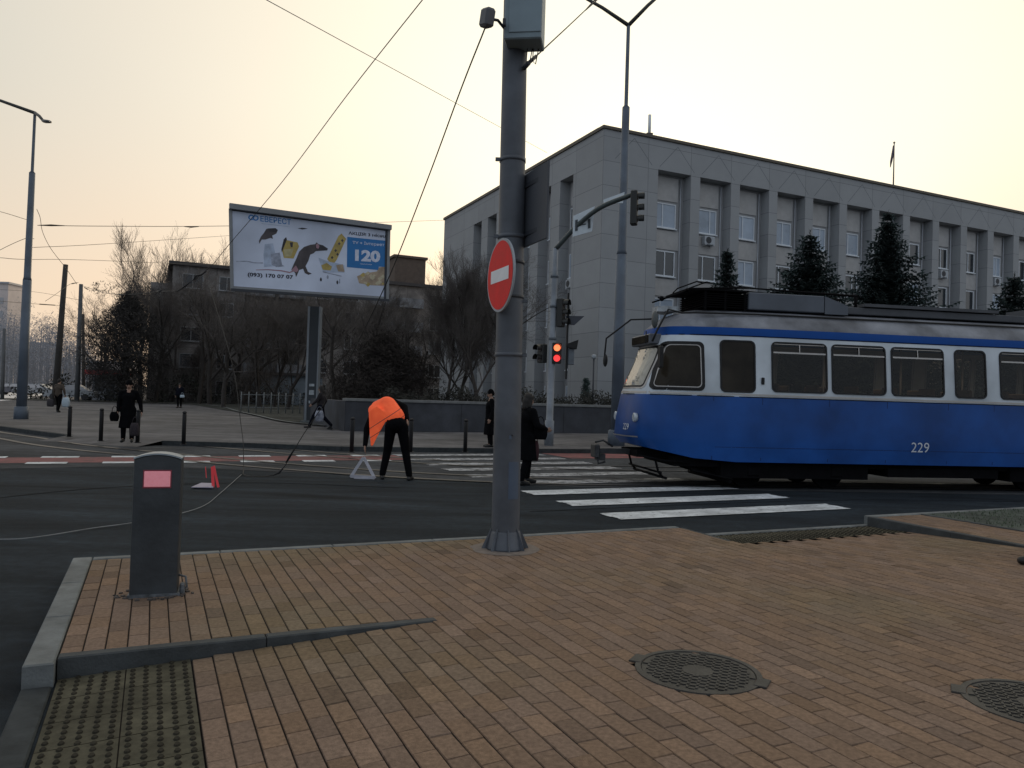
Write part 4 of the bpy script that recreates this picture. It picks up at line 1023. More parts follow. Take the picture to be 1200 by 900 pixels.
# underframe, coupler, lifeguard, wheels
b = MB(); b.bx(.9, 14.0, -.85, .85, .42, .60); b.bx(5.2, 7.6, -.95, .95, .28, .45); b.bx(1.8, 4.8, -.92, .92, .22, .53); b.bx(7.9, 10.9, -.92, .92, .22, .53)
b.bx(.3, .9, -.5, .5, .55, .68); b.build('underframe', tdark, tr, local=True)
b = MB(); b.box((.0, 0, .62), (.7, .12, .10)); b.box((-.38, 0, .62), (.10, .34, .26), None, 0, .02); b.box((-.28, 0, .50), (.16, .2, .12)); b.tube([(-.36, -.1, .5), (-.34, -.1, .38), (-.2, -.1, .42)], .02, 5); b.tube([(-.36, .1, .78), (-.2, .1, .82), (0, .1, .7)], .02, 5)
b.build('coupler', mat('coupler_iron', (.035, .037, .04), .7, .4, 8), tr, local=True)
b = MB()
for y in (-.8, .8): b.tube([(.55, y, .55), (.62, y, .30), (.70, y, .22)], .022, 6)
b.tube([(.62, -.95, .30), (.62, .95, .30)], .02, 6); b.tube([(.72, -.95, .20), (.72, .95, .20)], .025, 6)
b.tube([(.25, -.75, .60), (.70, -.85, .52), (1.2, -.9, .50)], .02, 6)
for y in (-.7, .7): b.tube([(1.2, y, .42), (1.9, y, .22)], .03, 6)
b.tube([(1.2, -.95, .36), (2.0, -1.0, .20)], .018, 5); b.tube([(1.95, -1.0, .16), (1.95, 1.0, .16)], .04, 6)
b.build('lifeguard', tdark, tr, local=True)
for s_ in (2.45, 4.15, 8.6, 10.3):
    w = MB()
    for y in (-.56, .56): w.tube([(s_, y-.05, .34), (s_, y+.05, .34)], .33, 28)
    w.tube([(s_, -.9, .34), (s_, .9, .34)], .06, 8)
    w.build('wheelset', tdark, tr, local=True)
b = MB()
for s_ in (2.45, 4.15, 8.6, 10.3): b.box((s_, -.88, .36), (.26, .12, .2), None, 0, .02)
b.build('axle_box', tdark, tr, local=True)
for s_ in (3.3, 9.45): b = MB(); b.box((s_, -.86, .45), (2.3, .06, .12)); b.build('bogie_frame', tdark, tr, local=True)

# ================================================================ BILLBOARD
TLb, BLb = PD(269.5, 242, 30.5), PD(271.5, 338, 30.5); TRb, BRb = PD(456.5, 267, 33.4), PD(454.5, 350.5, 33.4)
exb = (BRb-BLb); exb.z = 0; exb.normalize(); _n = Vector((exb.y, -exb.x, 0)).normalized()
def onplane(x, y):
    d = ray(x, y); return CAM + d*((BLb-CAM).dot(_n)/d.dot(_n))
TLb, BRb, TRb = onplane(269.5, 242), onplane(454.5, 350.5), onplane(456.5, 267)
_h = ((TLb-BLb).length+(TRb-BRb).length)/2; nb_ = Vector((exb.y, -exb.x, 0)).normalized()
bb = root('billboard', 'large backlit-style billboard with rats and cheese advert on a single grey post', 'billboard', P(365, 495, .15))
def bp(a, c, off=0.0):
    bot = BLb.lerp(BRb, a); top = TLb.lerp(TRb, a); return bot.lerp(top, c)+nb_*off
b = MB(); b.prism([bp(0, 0), bp(1, 0), bp(1, 1), bp(0, 1)], -nb_, .42); b.build('case', mat('billboard_case', (.10, .11, .12), .7, .1, 2), bb)
b = MB(); b.add([bp(.012, .03, .010), bp(.985, .03, .010), bp(.985, .965, .010), bp(.012, .965, .010)], [(0, 1, 2, 3)])
panelm = mat('poster_vinyl', (.60, .66, .80), .5, .04, .8, big=.3); b.build('poster', panelm, bb)
b = MB()
def bar(a0, c0, a1, c1, off0, off1, mi=0):
    q = [bp(a0, c0, off0), bp(a1, c0, off0), bp(a1, c1, off0), bp(a0, c1, off0)]; b.prism(q, nb_, off1-off0, mi)
bar(-.005, .965, 1.006, 1.03, .0, .20, 1); bar(-.006, -.035, 1.006, -.002, .0, .1, 0); bar(-.008, -.002, .010, .964, .0, .05, 1); bar(.972, -.001, .985, .963, .012, .04, 0); bar(.9855, -.001, 1.004, .963, .0, .06, 1); bar(.011, .95, .971, .964, .011, .015, 0); bar(.011, 0, .971, .028, .011, .03, 1)
b.build('frame', [darkgrey, mat('frame_grey', (.22, .23, .24), .6, .1, 3)], bb)
pz = P(365, 495, .15); top = bp(.5, 0); b = MB()
px_ = Vector((pz.x, pz.y, 0))
b.bx(px_.x-.22, px_.x+.20, px_.y-.1, px_.y+.3, .1, top.z-.05); b.build('post', mat('post_dark', (.030, .036, .042), .6, .2, 2), bb)
b = MB(); b.bx(px_.x-.32, px_.x-.222, px_.y-.12, px_.y+.32, .1, top.z-.05); b.bx(px_.x+.203, px_.x+.26, px_.y-.12, px_.y+.32, .1, top.z-.05); b.build('post_flange', mat('post_pale', (.21, .23, .25), .6, .1, 2), bb)
b = MB(); b.bx(px_.x-.45, px_.x+.40, px_.y-.3, px_.y+.5, .1, .24); b.build('foot', kerbm, bb)
for zz in (1.05, 1.45, 1.85): b = MB(); b.bx(px_.x-.14, px_.x+.10, px_.y-.11, px_.y-.103, zz, zz+.12+(.1 if zz == 1.45 else 0)); b.build('paper_notice', mat('paper', (.35, .38, .40), .9, .4, 7), bb)
def cb_(x, y, off=.014):
    a = (x-80)/1000; topy = 85+a*148; boty = 618+a*78; return bp(a, (boty-y)/(boty-topy), off)
def art(pts, m_, off=.014, name='print'):
    b = MB(); b.add([cb_(x, y, off) for x, y in pts], [list(range(len(pts)))]); return b.build(name, m_, bb)
ratm = mat('print_brown', (.075, .065, .070), .7, .5, 1.5); ratd = mat('print_dark', (.035, .033, .04), .7, .4, 2); pink = mat('print_pink', (.34, .20, .24), .7, .2, 3)
chee = mat('print_cheese', (.42, .32, .10), .7, .3, 2.5); glassp = mat('print_glass', (.40, .47, .60), .6, .25, 3); bluep = mat('print_blue', (.012, .16, .43), .5, .06, 2)
greyp = mat('print_grey', (.30, .33, .41), .7, .4, 5); beige = mat('print_beige', (.36, .28, .20), .7, .35, 3)
# glasses and cheese
art([(280, 330), (330, 325), (345, 400), (370, 470), (275, 480), (272, 400)], glassp, .0135)
art([(315, 395), (370, 385), (385, 470), (350, 480), (320, 465)], greyp, .0145)
art([(395, 300), (480, 320), (490, 345), (455, 425), (395, 420), (385, 370)], chee, .0145)
art([(432, 320), (452, 318), (450, 350), (438, 352)], ratd, .016); art([(395, 365), (455, 360), (440, 410), (400, 412)], mat('print_cheese_pale', (.45, .40, .22), .7, .2, 4), .0155)
art([(395, 300), (410, 285), (415, 300), (388, 372), (383, 385), (380, 365)], ratd, .0155)
# rats
art([(290, 232), (300, 228), (345, 226), (360, 238), (350, 262), (325, 275), (330, 296), (315, 290), (285, 300), (262, 300), (248, 328), (245, 310), (258, 280), (275, 258)], ratm, .016)
art([(300, 228), (345, 226), (360, 238), (348, 252), (310, 250)], ratd, .017)
art([(440, 500), (452, 470), (475, 420), (490, 380), (520, 350), (560, 336), (590, 332), (600, 320), (612, 332), (640, 340), (672, 362), (668, 374), (630, 376), (595, 378), (580, 392), (560, 400), (548, 440), (530, 475), (545, 512), (570, 524), (548, 532), (525, 520), (515, 492), (490, 500), (478, 530), (470, 545), (465, 520), (455, 508)], ratm, .016)
art([(590, 332), (640, 340), (672, 362), (668, 374), (630, 372), (600, 368), (588, 350)], ratd, .017)
art([(595, 335), (608, 330), (618, 345), (612, 362), (598, 358)], pink, .018)
art([(440, 500), (470, 470), (485, 500), (475, 515), (455, 510)], pink, .0165)
art([(225, 496), (300, 494), (380, 500), (430, 512), (455, 500), (460, 508), (430, 520), (380, 508), (300, 500), (225, 500)], pink, .0155)
art([(110, 440), (170, 438), (215, 448), (268, 450), (268, 456), (215, 454), (170, 444), (110, 445)], greyp, .0155)
art([(330, 440), (380, 462), (400, 475), (360, 480), (340, 470)], greyp, .0155)
art([(480, 228), (510, 224), (545, 230), (510, 236)], ratd, .0155)
# wedge of cheese and trolley
art([(668, 430), (740, 280), (760, 265), (790, 300), (730, 435), (715, 455), (680, 448)], chee, .0155)
for x, y in ((722, 375), (745, 330), (700, 420), (765, 310), (735, 400)): art([(x-9, y), (x, y-10), (x+9, y), (x, y+12)], ratm, .0165)
art([(612, 420), (660, 440), (780, 470), (782, 520), (690, 518), (640, 510)], glassp, .0145)
art([(630, 470), (665, 455), (700, 480), (690, 505), (640, 500)], chee, .0152); art([(725, 470), (770, 465), (782, 515), (740, 512)], beige, .0152)
for x, y in ((628, 560), (735, 580), (672, 545)): art([(x-7, y), (x, y-12), (x+7, y), (x+4, y+14), (x-4, y+14)], ratd if x != 672 else greyp, .016)
art([(640, 510), (760, 540), (765, 546), (640, 516)], greyp, .0155); art([(748, 560), (754, 560), (752, 590), (746, 590)], greyp, .0155)
# heap of cheese cubes lower right
RR = random.Random(2)
art([(865, 545), (905, 528), (1000, 515), (1010, 490), (1060, 482), (1066, 610), (980, 606), (880, 590)], beige, .0145)
for i in range(26):
    x, y = RR.uniform(880, 1050), RR.uniform(515, 600); s_ = RR.uniform(9, 20); art([(x-s_, y), (x, y-s_*.8), (x+s_, y), (x, y+s_*.8)], RR.choice([chee, beige, mat('print_pale_cheese', (.48, .43, .30), .7)]), .0152+i*.00003)
# blue price panel
art([(797, 287), (1066, 318), (1066, 488), (1012, 484), (1008, 506), (797, 484)], bluep, .0148)
def cbtext(txt, x0, y0, x1, y1, h, m_, bold=0.0, name='lettering'):  # baseline from (x0,y0) to (x1,y1)
    textmesh(name, txt, m_, lambda a, c: cb_(x0+(x1-x0)*a, y0+(y1-y0)*a-h*c, .019), bb, bold=bold)
inkm = mat('print_ink', (.012, .012, .03), .7); wp = mat('print_white', (.62, .66, .78), .6)
cbtext('ЕВЕРЕСТ', 256, 182, 440, 206, 38, bluep, .012)
b = MB()
for i in range(2):
    pts = []
    for k in range(14): a = 2*pi*k/14; pts.append(cb_(202+i*26+18*cos(a), 156+i*4+18*sin(a), .016))
    ins = []
    for k in range(14): a = 2*pi*k/14; ins.append(cb_(202+i*26+10*cos(a), 156+i*4+10*sin(a), .016+i*.0005))
    b.add(pts+ins, [(k, (k+1) % 14, 14+(k+1) % 14, 14+k) for k in range(14)])
b.build('emblem', bluep, bb)
art([(262, 194), (435, 216), (435, 219), (262, 198)], glassp, .0155)
cbtext('АКЦІЯ! 3 місяці', 805, 276, 1062, 302, 25, inkm, .02)
cbtext('TV + Інтернет', 832, 338, 1046, 358, 25, wp, .01)
cbtext('120', 850, 445, 1020, 458, 76, wp, .05)
cbtext('грн/місяць', 885, 470, 965, 476, 11, wp)
cbtext('(093) 170 07 07', 175, 546, 452, 566, 32, inkm, .03)

# ================================================================ MAIN POLE AND SIGNS
pc = P(592, 643, .12); lean = Vector((-.012, 0, 1))
mp = root('utility_pole', 'thick blue-grey steel pole standing in the brick pavement in the middle', 'pole', (pc.x, pc.y, .12))
b = MB()
def mpz(z): return Vector((pc.x, pc.y, 0)) + Vector((-.0105, 0, 0))*(z) + Vector((0, 0, z))
Rp = lambda z: .138 - .0035*z
zs = [.12, .25, 1, 2, 3, 4, 5, 6, 7, 8, 9, 10]
b.tube([mpz(z) for z in zs], [Rp(z) for z in zs], 40)
b.build('shaft', grey_paint, mp)
b = MB(); b.tube([mpz(.12), mpz(.14), mpz(.28), mpz(.30)], [.185, .18, .148, .138], 24)
for k in range(8):
    a = 2*pi*k/8+.2; d = Vector((cos(a), sin(a), 0)); R_ = Matrix.Rotation(a, 3, 'Z')
    b.add([mpz(.125)+d*.14+R_@Vector((0, .008, 0)), mpz(.125)+d*.208+R_@Vector((0, .008, 0)), mpz(.33)+d*.14+R_@Vector((0, .008, 0)), mpz(.125)+d*.14-R_@Vector((0, .008, 0)), mpz(.125)+d*.235-R_@Vector((0, .008, 0)), mpz(.33)+d*.14-R_@Vector((0, .008, 0))], [(0, 1, 2), (5, 4, 3), (1, 4, 5, 2), (0, 3, 4, 1)])
b.build('base_flange', grey_paint, mp)
b = MB()
for z in (2.02, 3.18, 3.94): b.tube([mpz(z-.02), mpz(z+.02)], Rp(z)+.006, 40)
for z, px in ((3.94, -1), (3.18, -1), (2.02, 1)): c = mpz(z)+Vector((px*(Rp(z)+.02), -.03, 0)); b.box(c, (.05, .02, .035))
for z in (2.55,): c = mpz(z)+Vector((Rp(z)+.02, -.02, 0)); b.box(c, (.05, .03, .03))
b.build('clamp', grey_paint, mp)
b = MB()
def curved(z0, z1, a0, a1, off, n=8):
    vs = []
    for z in (z0, z1):
        for i in range(n+1): a = a0+(a1-a0)*i/n; vs.append(mpz(z)+Vector((cos(a), sin(a), 0))*(Rp(z)+off))
    b.add(vs, [(i, i+1, n+2+i, n+1+i) for i in range(n)])
curved(.62, .98, -pi/2+.15, -pi/2+1.0, .004); curved(1.20, 1.235, -pi/2+.15, -pi/2+.30, .006)
b.build('hatch', mat('hatch_paint', (.070, .098, .145), .5, .1, 5), mp)
b = MB(); c = mpz(1.24)+Vector((.05, -Rp(1.2), 0)); b.ball(c, .01, 6); b.tube([mpz(4.82)+Vector((.09, -.09, 0)), mpz(4.82)+Vector((.14, -.16, .03))], .022, 8); b.build('bolt', darkgrey, mp)
# no entry sign
vdir = Vector((-sin(rad(22)), cos(rad(22)), 0)); nrm_s = Vector((-vdir.y, vdir.x, 0))
if nrm_s.x > 0: nrm_s = -nrm_s
sc_ = PD(586, 322.5, 7.33); 
sg = root('no_entry_sign', 'round red no entry sign with a white bar clamped to the big grey pole', 'sign', sc_)
Rm = Matrix((vdir, Vector((0, 0, 1)), nrm_s)).transposed()
def disc(b, c, r, off, n=48, mi=0, t=.0):
    vs = [c+Rm@Vector((r*cos(2*pi*k/n), r*sin(2*pi*k/n), off)) for k in range(n)]; b.add(vs, [list(range(n))], mi)
    if t: w = [v-nrm_s*t for v in vs]; b.add(vs+w, [(k, (k+1) % n, n+(k+1) % n, n+k) for k in range(n)]+[list(range(n, 2*n))[::-1]], mi)
b = MB(); disc(b, sc_, .352, .0, t=.018); b.build('plate', mat('sign_back', (.33, .36, .39), .6, .1, 4), sg)
b = MB(); disc(b, sc_, .330, .003); b.build('face', redsign, sg)
b = MB(); b.add([sc_+Rm@Vector((x, y, .006)) for x, y in ((-.235, -.062), (.235, -.062), (.235, .062), (-.235, .062))], [(0, 1, 2, 3)]); b.build('bar', whitesign, sg)
b = MB(); 
for dz in (-.18, .16): 
    c = sc_-nrm_s*.05+Vector((0, 0, dz)); b.box(c, (.05, .12, .03), Matrix.Rotation(A25, 3, 'Z')); b.tube([mpz(c.z-.015), mpz(c.z+.015)], Rp(3)+.01, 30)
b.build('bracket', darkgrey, sg)
# sign panel seen from behind
q0 = PD(613, 228, 7.42); 
sp_ = root('road_sign', 'blank dark rectangular road sign seen from behind high on the big grey pole', 'sign', q0)
zt, zb = PD(636, 181, 6.9).z, PD(636, 274, 6.9).z
c0 = mpz((zt+zb)/2)+Vector((Rp(3.5)+.005, 0, 0)); e0 = c0+vdir*.10; e1 = c0-vdir*.52
b = MB(); b.prism([Vector((e1.x, e1.y, zb)), Vector((e0.x, e0.y, zb)), Vector((e0.x, e0.y, zt)), Vector((e1.x, e1.y, zt))], Vector((.927, .375, 0)), .02); b.build('plate', mat('sign_rear', (.060, .066, .078), .6, .1, 3), sp_)
b = MB()
for z in (zb+.12, zt-.12): b.box(c0+Vector((.01, 0, z-c0.z))-vdir*.1, (.04, .6, .04), Matrix.Rotation(A25, 3, 'Z'))
b.build('rail', darkgrey, sp_)
# cabinet on top
q = PD(613, 24, 7.1); cabz = PD(613, 44, 7.2).z
cx_ = mpz(5.8)+Vector((.10, -.02, 0))
cr_ = root('equipment_cabinet', 'grey-green steel equipment cabinet mounted high on the big grey pole', 'cabinet', (cx_.x, cx_.y, cabz))
Rc = Matrix.Rotation(rad(-8), 3, 'Z')
b = MB(); b.box(Vector((cx_.x, cx_.y-.16, cabz+.45)), (.36, .30, .9), Rc, 0, .012); b.build('body', cabm, cr_)
b = MB(); b.box(Vector((cx_.x, cx_.y-.315, cabz+.46)), (.31, .012, .80), Rc, 0, .004); b.build('door', mat('cabinet_door', (.22, .285, .32), .5, .1, 3), cr_)
b = MB(); 
for dx in (-.02, .04): b.tube([Vector((cx_.x+dx+.05, cx_.y-.1, cabz)), Vector((cx_.x+dx+.045, cx_.y-.1, cabz-.12)), Vector((cx_.x+dx+.075, cx_.y-.1, cabz-.15)), Vector((cx_.x+dx+.10, cx_.y-.1, cabz))], .005, 5)
b.build('cable', blackm, cr_)
# detector camera on a bracket
qd = PD(571, 21, 7.15)
dr_ = root('traffic_camera', 'small grey detector camera on a short bracket at the top left of the big pole', 'camera', qd)
b = MB(); b.box(qd, (.10, .14, .17), Matrix.Rotation(.6, 3, 'Z') @ Matrix.Rotation(.25, 3, 'X'), 0, .02); b.build('housing', mat('camera_housing', (.12, .12, .13), .6), dr_)
b = MB(); b.tube([qd+Vector((.04, 0, -.01)), qd+Vector((.10, .02, -.01)), mpz(qd.z-.03)], .014, 6); b.box(qd+Vector((.16, .04, -.02)), (.03, .05, .06)); b.build('bracket', darkgrey, dr_)
# concrete collar of pole
b = MB(); vs = []; n = 30
for R_, z in ((.34, .1215), (.33, .126), (.20, .127)):
    for k in range(n): a = 2*pi*k/n; rr_ = R_*(1+.10*noise.noise(Vector((cos(a)*2, sin(a)*2, 1)))); vs.append((pc.x+rr_*cos(a), pc.y+rr_*sin(a), z))
b.add(vs, [(j*n+k, j*n+(k+1) % n, (j+1)*n+(k+1) % n, (j+1)*n+k) for j in range(2) for k in range(n)]); b.build('footing', mat('mortar_collar', (.17, .14, .12), .95, .3, 12, .4), mp)

# ================================================================ BIG GREY BOLLARD
bc = P(181, 696, .12)
r = root('traffic_bollard', 'tall anthracite slab bollard with a pink-red reflector on the near brick pavement', 'bollard', (bc.x, bc.y, .12), rad(18))
w, dpt, h = .31, .17, 1.0
prof = [(-w/2, 0)]+[(w/2, 0), (w/2, h-.038)]+[(w/2*(1-k/6), h-.032+.032*(1-(1-k/6)**2)) for k in range(0, 13)]+[(-w/2, h-.038)]
b = MB(); k = len(prof)
e = .010
rings_ = [(.97, -dpt/2), (1, -dpt/2+e), (1, dpt/2-e), (.97, dpt/2)]
vs = []
for s_, y in rings_:
    for x, z in prof: vs.append((x*s_, y, z if s_ == 1 else (z-.004 if z > .1 else z)))
fs = [list(range(k)), list(range(3*k, 4*k))[::-1]]
for j in range(3):
    for i in range(k): fs.append((j*k+i, (j+1)*k+i, (j+1)*k+(i+1) % k, j*k+(i+1) % k))
b.add(vs, fs); b.build('body', mat('bollard_paint', (.036, .042, .047), .55, .2, 7, .25, big=2.5), r, local=True)
b = MB(); topc = [(x*1.02, z) for x, z in prof[2:]]
vs = []
for y in (-dpt/2-.006, dpt/2+.006):
    for x, z in topc: vs.append((x, y, z+.001))
    for x, z in topc: vs.append((x*.99, y, z+.012))
kk = len(topc); fs = []
for i in range(kk-1): fs += [(i, i+1, kk+i+1, kk+i), (2*kk+i, 3*kk+i, 3*kk+i+1, 2*kk+i+1), (kk+i, kk+i+1, 3*kk+i+1, 3*kk+i)]
b.add(vs, fs); b.build('cap', mat('bollard_cap', (.26, .30, .33), .4, .1, 6), r, local=True)
b = MB(); b.bx(-.085, .085, -dpt/2-.008, -dpt/2-.001, .775, .885, 0, .003); ro = b.build('reflector', pinkref, r, local=True)
b = MB(); b.bx(-.092, .092, -dpt/2-.004, -dpt/2+.001, .766, .894, 0); b.build('reflector_frame', mat('reflector_frame_red', (.25, .04, .06), .5), r, local=True)
b = MB(); b.bx(-w/2-.01, w/2+.02, -dpt/2-.01, dpt/2+.03, -.004, .02); b.tube([(w/2+.01, -.03, .01), (w/2+.06, -.03, .05), (w/2+.05, -.02, .12), (w/2+.0, 0, .13)], .009, 6)
b.box((w/2+.03, -.03, .04), (.035, .06, .08), None, 0, .01); b.build('base_bracket', mat('bracket_worn', (.10, .11, .12), .6, .6, 20), r, local=True)
b = MB(); R = random.Random(8)
for i in range(40):
    a = R.uniform(0, 2*pi); d = R.uniform(.12, .26); x, y = (w/2+.02)*cos(a)*1.25*R.uniform(.9, 1.2), (dpt/2+.02)*sin(a)*1.4*R.uniform(.9, 1.3)
    b.box((x, y, .004), (R.uniform(.01, .035), R.uniform(.01, .03), R.uniform(.006, .014)), Matrix.Rotation(R.uniform(0, 3), 3, 'Z'))
b.build('mortar_crumbs', mat('mortar_crumbs', (.07, .06, .055), .95, .4, 20), r, local=True)

# ================================================================ THIN BOLLARDS
tb0 = None
for px, py, lb in [(81, 512, 'thin black bollard, leftmost of the row on the far pavement'), (118, 517, 'thin black bollard between the leftmost bollard and the woman in a long coat'),
                   (161, 519, 'thin black bollard directly beside the woman in a long coat'), (215, 521, 'thin black bollard in front of the tiny far man in dark clothes'),
                   (412, 530, 'thin black bollard just left of the worker in the orange vest'), (481, 530, 'thin black bollard just right of the worker in the orange vest'), (545, 530, 'thin black bollard left of the person standing behind the big pole')]:
    q = P(px, py, .12)
    if tb0 is None:
        tb0 = r = root('bollard', lb, 'bollard', q, 0, 'thin black bollards along the far kerb')
        b = MB(); b.tube([(0, 0, 0), (0, 0, .78), (0, 0, .80)], [.052, .052, .045], 14); b.build('post', blackm, r, local=True)
        b = MB(); b.tube([(0, 0, .801), (0, 0, .83), (0, 0, .86), (0, 0, .875)], [.04, .058, .045, .01], 14); b.build('cap', blackm, r, local=True)
        b = MB(); b.tube([(0, 0, 0), (0, 0, .015)], .09, 14); b.build('base_plate', blackm, r, local=True)
    else: dup(tb0, q, 0, lb)

# ================================================================ LAMP POLES
def lamp_pole(px, py, toppx, toppy, label, arms, z0=.12, r0=.20, steps=True):
    q = P(px, py, z0); Y = q.y; t = PD(toppx, toppy, Y); r = root('street_lamp', label, 'street lamp', q)
    H_ = t.z-z0; ax = (t-q)/H_
    b = MB(); at = lambda h: q+ax*h
    b.tube([at(0), at(H_*.45)], [r0, r0*.82], 16); b.tube([at(H_*.45), at(H_*.46), at(H_*.80)], [r0*.82, r0*.68, r0*.58], 16); b.tube([at(H_*.80), at(H_*.805), at(H_)], [r0*.58, r0*.30, r0*.28], 10)
    b.build('pole', lamp_paint, r)
    b = MB(); b.tube([at(0), at(.5), at(.52)], [r0*1.35, r0*1.30, r0], 16); b.build('base_sleeve', lamp_paint, r)
    b = MB(); l = MB()
    for ex, ey, dy in arms:
        e = PD(ex, ey, Y+dy); b.tube([at(H_-.05), at(H_).lerp(e, .5)+Vector((0, 0, .02)), e], [.07, .06, .05], 8)
        d = (e-at(H_)); d.z *= .5; d.normalize(); l.tube([e-d*.1, e+d*.25, e+d*.8, e+d*.9], [.05, .14, .12, .03], 10, flat=.5)
    b.build('arm', mat('arm_paint', (.06, .06, .055), .6), r); l.build('lamp_head', mat('lamp_head_grey', (.09, .09, .09), .5), r)
    return r, q, at
lp1 = lamp_pole(24.5, 491, 41, 131, 'tall blue-grey lamp post at the far left with one long arm', [(-40, 106, 0), (51, 142, -1)], r0=.20)
lp2 = lamp_pole(722, 522, 736.5, 28, 'tall grey double-armed lamp post rising behind the front of the tram', [(676, -8, 0), (782, -14, 0)], r0=.215)
b = MB(); q1 = lp1[1]
# wooden / concrete poles, leaning
def old_pole(px, py, tx, ty, label, m_, w0, w1, cross=False, z=.12):
    q = P(px, py, z); 
    t = PD(tx, ty, q.y); r = root('old_pole', label, 'pole', q)
    b = MB(); b.tube([q-Vector((0, 0, .1)), q.lerp(t, .5), t], [w0, (w0+w1)/2, w1], 10); b.build('shaft', m_, r)
    if cross:
        b = MB()
        for k in (.72, .86, .97):
            c = q.lerp(t, k); b.box(c, (1.3, .10, .10)); 
            for s_ in (-.55, .55): b.tube([c+Vector((s_, 0, .04)), c+Vector((s_, 0, .22))], .05, 6)
        b.build('crossarm', mat('crossarm_dark', (.03, .028, .026), .8), r)
    return r
wood = mat('weathered_pole', (.045, .042, .038), .9, .3, 2); cpole = mat('concrete_pole', (.10, .105, .11), .9, .2, 2)
old_pole(64, 474.5, 77, 310, 'dark leaning wooden pole right of the left lamp post', wood, .24, .16)
old_pole(90, 470, 95, 333, 'grey concrete pole beside the leaning wooden pole', cpole, .22, .16)
old_pole(98, 466, 97.5, 368, 'thin dark pole just right of the grey concrete pole', wood, .20, .14)
old_pole(2.5, 468, 5, 385, 'far thin pole at the left picture edge', cpole, .16, .12)
old_pole(118, 463, 119, 400, 'far thin pole beside the kiosk', wood, .14, .12)

# ================================================================ TRAFFIC LIGHTS
mq = P(643, 522, .12)
mtop = PD(651, 291, mq.y)
ms = root('signal_mast', 'pale grey traffic signal mast with a curved arm reaching over the road', 'mast', mq)
b = MB(); ax = (mtop-mq)/(mtop.z-mq.z); at = lambda z: mq+ax*(z-mq.z)
b.tube([at(.12), at(.9), at(.92), at(mtop.z*.86), at(mtop.z*.87), at(mtop.z)], [.15, .15, .115, .10, .085, .085], 14); b.build('pole', grey_paint2, ms)
e0, e1, e2, e3 = PD(651, 292, mq.y), PD(676, 265, mq.y-.4), PD(704, 243, mq.y-.8), PD(741, 228, mq.y-1.2)
b = MB(); b.tube(spline([e0, e1, e2, e3], 6), [.075]*18+[.06], 10); b.build('arm', mat('arm_dark_green', (.050, .065, .065), .5), ms)
b = MB()
for z in (.55, .71, .86): b.tube([at(mtop.z*z-.04), at(mtop.z*z+.04)], .13, 14)
b.build('collar', mat('collar_grey', (.11, .13, .15), .6), ms)
def sigbox(name, label, p, heads, rz, lit=(), hw=.30, hh=.34, ped=False):
    r = root(name, label, 'traffic light', p, rz)
    b = MB(); b.bx(-hw/2, hw/2, 0, .20, -hh*heads, 0, 0, .02); b.build('housing', mat('signal_black', (.012, .013, .012), .5), r, local=True)
    v = MB(); lens = {}
    for i in range(heads):
        zc = -hh*(i+.5)
        n = 14; vs = []
        for y, rr_ in ((-.02, .115), (-.20, .125)):
            for k in range(n+1): a = -.35+(pi+.7)*k/n; vs.append((rr_*cos(a), y, zc+rr_*sin(a)))
        v.add(vs, [(k, k+1, n+2+k, n+1+k) for k in range(n)])
        l = MB(); l.tube([(0, -.004, zc), (0, -.02, zc)], [.105, .09], 18)
        l.build('lens', lit[i] if i < len(lit) and lit[i] else mat('dark_lens', (.03, .02, .018), .3), r, local=True)
    v.build('visor', mat('signal_black', (0, 0, 0)), r, local=True)
    return r
lens_o = mat('lit_red_lens', (1.0, .16, .06), .4, .15, 30, emit=2.2); lens_r = mat('lit_red_figure', (1.0, .05, .05), .4, .15, 30, emit=1.3)
p = PD(747.5, 224, mq.y-1.3); sigbox('traffic_light', 'three-lens traffic light hanging at the end of the curved signal arm, seen from the side', p, 3, rad(75))
p = PD(661, 350, mq.y-.1); sigbox('traffic_light', 'unlit narrow traffic light on the right of the mast, above the red lamps', p, 3, rad(60), hw=.26, hh=.30)
p = PD(653, 401.5, mq.y-.15); sigbox('traffic_light', 'traffic light with two glowing red lamps on the signal mast', p, 2, rad(2), lit=(lens_o, lens_r), hw=.30, hh=.33)
p = PD(633, 403, mq.y); sigbox('traffic_light', 'unlit black traffic light turned left on the signal mast, left of the red lamps', p, 2, rad(-50), hw=.28, hh=.30)
b = MB(); q = PD(676, 374, mq.y); r = root('pointer_sign', 'dark bluish triangular pointer sign facing right on the signal mast', 'sign', q)
b.prism([PD(663, 370, mq.y), PD(685, 370.5, mq.y), PD(673, 381, mq.y), PD(664, 380, mq.y)], Vector((0, 1, 0)), .05); b.build('plate', mat('blade_plate', (.05, .055, .07), .6), r)
b = MB(); b.tube([at(q.z), PD(664, 374, mq.y)], .02, 6); b.build('bracket', darkgrey, r)
q = PD(669, 417, mq.y+.1); r = root('signal_control_box', 'small pale control box with a dark hood beside the red traffic light', 'box', q)
b = MB(); b.box(PD(669, 418, mq.y+.1), (.20, .2, .52), None, 0, .02); b.build('body', mat('controlbox_pale', (.13, .15, .17), .6), r)
b = MB(); b.prism([PD(664, 403, mq.y-.1), PD(678, 398, mq.y-.1), PD(676, 409, mq.y-.1), PD(666, 407, mq.y-.1)], Vector((0, 1, 0)), .3); b.bx(q.x-.16, q.x-.11, q.y-.1, q.y+.1, q.z-.75, q.z+2.0); b.build('hood', blackm, r)
